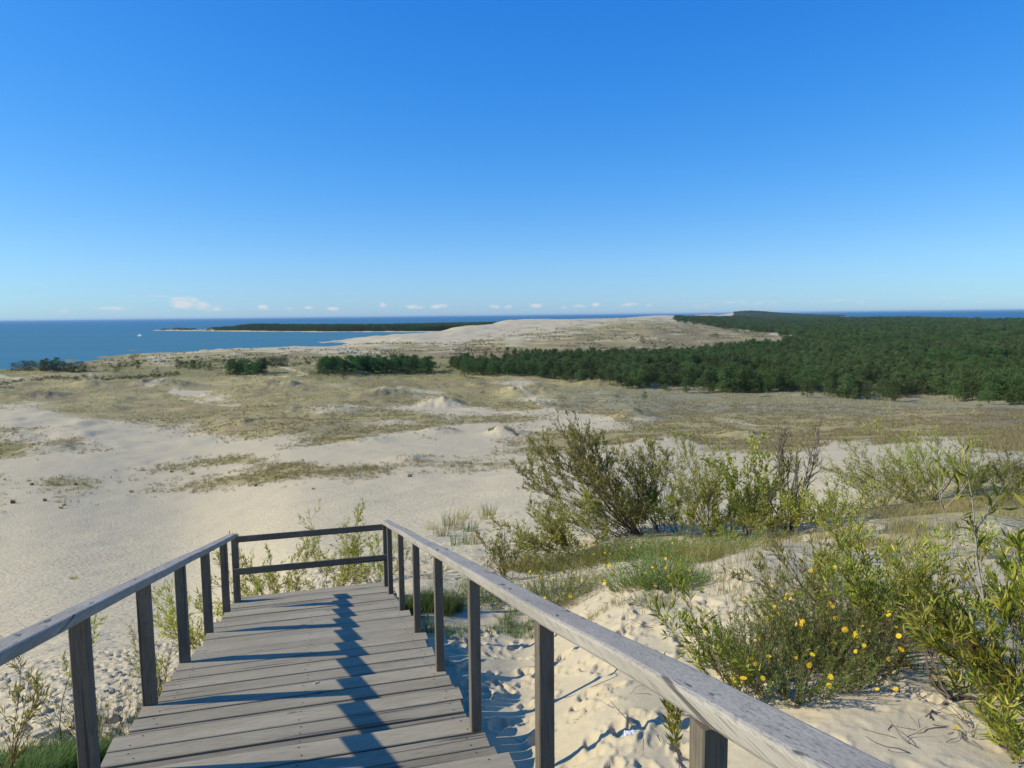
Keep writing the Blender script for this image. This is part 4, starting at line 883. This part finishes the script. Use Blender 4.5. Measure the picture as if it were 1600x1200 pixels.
# driftwood stick left of the stairs
pl = Plant(5); a_, _ = pl.path((0, 0, .05), (1, .35, .12), .95, 8, .12, 0); pl.tube(a_, .02, .008); b_, _ = pl.path(a_[4], (1, -.5, .4), .35, 4, .15, 0); pl.tube(b_, .009, .003)
o = mk('driftwood', np.concatenate(pl.sv), np.concatenate(pl.sf), M['bark'], smooth=True); o.location = at(190, 1165, 6.3); tag(o, 'pale dead branch lying beside the left edge of the stairs', 'driftwood')
pl = Plant(6)
for i in range(5): a_, _ = pl.path((0, 0, .02), (pl.g.normal(), pl.g.normal(), .15), .4, 6, .25, 0); pl.tube(a_, .014, .004)
o = mk('root_wood', np.concatenate(pl.sv), np.concatenate(pl.sf), M['bark'], smooth=True); o.location = at(1485, 1095); tag(o, 'dark gnarled root lying on the sand at lower right under the willow', 'driftwood')

# ------------------------------------------------------------------ boat on the lagoon
bp_ = ray(219, 525.2); bp_ = bp_*(WATER/bp_[2]); bt = empty('motor_boat', tuple(bp_), .2); bt.rotation_euler = (0, 0, -.55); bt.scale = (1.6, 1.6, 1.9); tag(bt, 'small white motor boat crossing the blue lagoon', 'boat')
v = []; f = []; st_ = np.linspace(0, 1, 9)
for t in st_:
    wd = 2.0*(1-t**3)**.7; x = -6+12*t; sh = .35+1.1*t*t
    v += [(x, -wd, 1.1+sh*.6), (x, -wd*.75, -.2), (x, 0, -.6+.5*t), (x, wd*.75, -.2), (x, wd, 1.1+sh*.6)]
for i in range(8): f += [(i*5+j, i*5+j+1, i*5+6+j, i*5+5+j) for j in range(4)]+[(i*5, i*5+5, i*5+9, i*5+4)]
f += [(0, 1, 2, 3, 4)]
Mw = plain('white_paint', (.8,.8,.8), .4, .04); mk('hull', v, f, Mw, bt)
b = MB(); b.box(-2.2, 2.6, -1.3, 1.3, 1.3, 2.7, .3, 'x'); b.box(-1.8, 1.4, -1.1, 1.1, 2.702, 3.0, .1, 'x'); b.build('cabin', Mw, bt)
b = MB(); b.box(-1.6, 1.9, -1.33, 1.33, 1.9, 2.4, .02, 'x'); b.build('cabin_window', plain('dark_glass', (.05,.06,.07), .2), bt)
b = MB(); b.box(-.5, -.42, -.04, .04, 3.002, 5.2, .01, 'z'); b.build('mast', Mw, bt)

# ------------------------------------------------------------------ light and sky
EL, SAZ = R(31.5), R(85.2+180)
sd = Vector((math.cos(EL)*math.sin(SAZ), math.cos(EL)*math.cos(SAZ), math.sin(EL)))
L = bpy.data.lights.new('sun', 'SUN'); L.energy = 5.0; L.angle = R(.53); L.color = (1, .91, .76)
lo = bpy.data.objects.new('sun', L); col.objects.link(lo); lo.rotation_euler = sd.to_track_quat('Z', 'Y').to_euler(); lo.location = (0, 0, 50)
w = bpy.data.worlds.new('World'); scn.world = w; w.use_nodes = True; nt = w.node_tree
for q in list(nt.nodes): nt.nodes.remove(q)
n = N(nt); sky = n('ShaderNodeTexSky', sky_type='NISHITA', sun_disc=False, sun_elevation=EL, sun_rotation=SAZ, altitude=50, air_density=1.0, dust_density=.25, ozone_density=2.5)
c = n('ShaderNodeHueSaturation', {'Saturation': 1.25, 'Value': 1.0, 'Color': sky.outputs[0]}).outputs[0]
cs_ = n('ShaderNodeSeparateColor', {0: c}).outputs
SK = .11
def grade(ch, k, g_): return n.math('MULTIPLY', n.math('POWER', n.math('MULTIPLY', ch, SK), g_), k/SK)
c = n('ShaderNodeCombineColor', {0: n.math('DIVIDE', grade(cs_[0], 1.5, 1.45), n.math('ADD', 1., n.math('MULTIPLY', grade(cs_[0], 1.5, 1.45), 1.35*SK))), 1: grade(cs_[1], .872, .795), 2: grade(cs_[2], 1.19, .5)}).outputs[0]
D = n('ShaderNodeTexCoord').outputs['Generated']; sx = n('ShaderNodeSeparateXYZ', {0: D}).outputs
azn = n.math('ARCTAN2', sx[0], sx[1]); el = sx[2]
acc = None
CL = [(45,444,40,4,.35),(100,486,10,5,.6),(148,484,5,7,.45),(230,463,60,3,.45),(178,482,22,6,.75),(287,473,26,12,1.1),(310,478,26,9,.9),(340,482,30,8,.6),(411,480,10,7,.9),(452,483,7,5,.6),(484,481,13,4,.8),(520,482,12,5,.8),(598,477,8,6,.95),(652,479,26,5,.8),(685,479,20,6,.8),(772,479,14,5,.7),(795,480,10,5,.8),(837,478,14,5,.9),(880,480,8,4,.6),(906,478,14,4,.7),(930,476,8,5,.9),(985,476,18,5,.8),(1015,477,8,4,.8),(1040,463,50,5,.35),(1170,473,80,6,.45),(1080,462,26,5,.4),(1270,472,30,4,.4),(1310,469,30,4,.6),(1352,472,15,5,.4),(1130,478,120,5,.38),(1440,468,40,4,.35),(1480,466,20,4,.45),(1540,470,50,5,.35),(1590,468,40,5,.4)]
for (u, v, wx, hy, s) in CL:
    d = ray(u, v); d = d/np.linalg.norm(d); a0 = math.atan2(d[0], d[1]); e0 = d[2]
    qx = n.math('MULTIPLY', n.math('SUBTRACT', azn, a0), F/wx); qy = n.math('MULTIPLY', n.math('SUBTRACT', el, float(e0)), F/hy)
    t = n.math('MULTIPLY', n.math('SUBTRACT', 1., n.math('ADD', n.math('MULTIPLY', qx, qx), n.math('MULTIPLY', qy, qy))), s)
    acc = t if acc is None else n.math('MAXIMUM', acc, t)
acc = n.math('MAXIMUM', acc, 0.)
nz = n.noise(n.map(D, (1, 1, 2.2)), 75, 6, .62)
cf = n.math('MULTIPLY', n.math('SUBTRACT', n.math('ADD', n.math('MULTIPLY', acc, .40), nz), .60), 3.2, clamp=True)
cf = n.math('MULTIPLY', cf, n.math('MINIMUM',  n.math('MULTIPLY', acc, 1.3), .80))
c = n.mix(cf, c, (6.6, 6.7, 7.0))
n('ShaderNodeOutputWorld', {0: n('ShaderNodeBackground', {'Color': c, 'Strength': .11}).outputs[0]})
scn.view_settings.view_transform = 'Standard'; scn.view_settings.look = 'None'; scn.view_settings.exposure = 0; scn.view_settings.gamma = 1
scn.cycles.max_bounces = 6; scn.cycles.diffuse_bounces = 3; scn.cycles.transparent_max_bounces = 6

# ------------------------------------------------------------------ the air: thin even haze over land and water
m, nt = newmat('haze_air'); n = N(nt)
v = n('ShaderNodeVolumePrincipled', {'Color': (.60,.84,1,1), 'Density': HAZE, 'Anisotropy': .2}); nt.links.new(v.outputs[0], n('ShaderNodeOutputMaterial').inputs['Volume'])
HB = 95000.; zl, zh = -62., 26.
hv = [(x, y, z) for z in (zl, zh) for x, y in ((-HB, -HB), (HB, -HB), (HB, HB), (-HB, HB))]
tag(mk('haze', hv, [(3, 2, 1, 0), (4, 5, 6, 7), (0, 1, 5, 4), (1, 2, 6, 5), (2, 3, 7, 6), (3, 0, 4, 7)], m), kind='stuff')
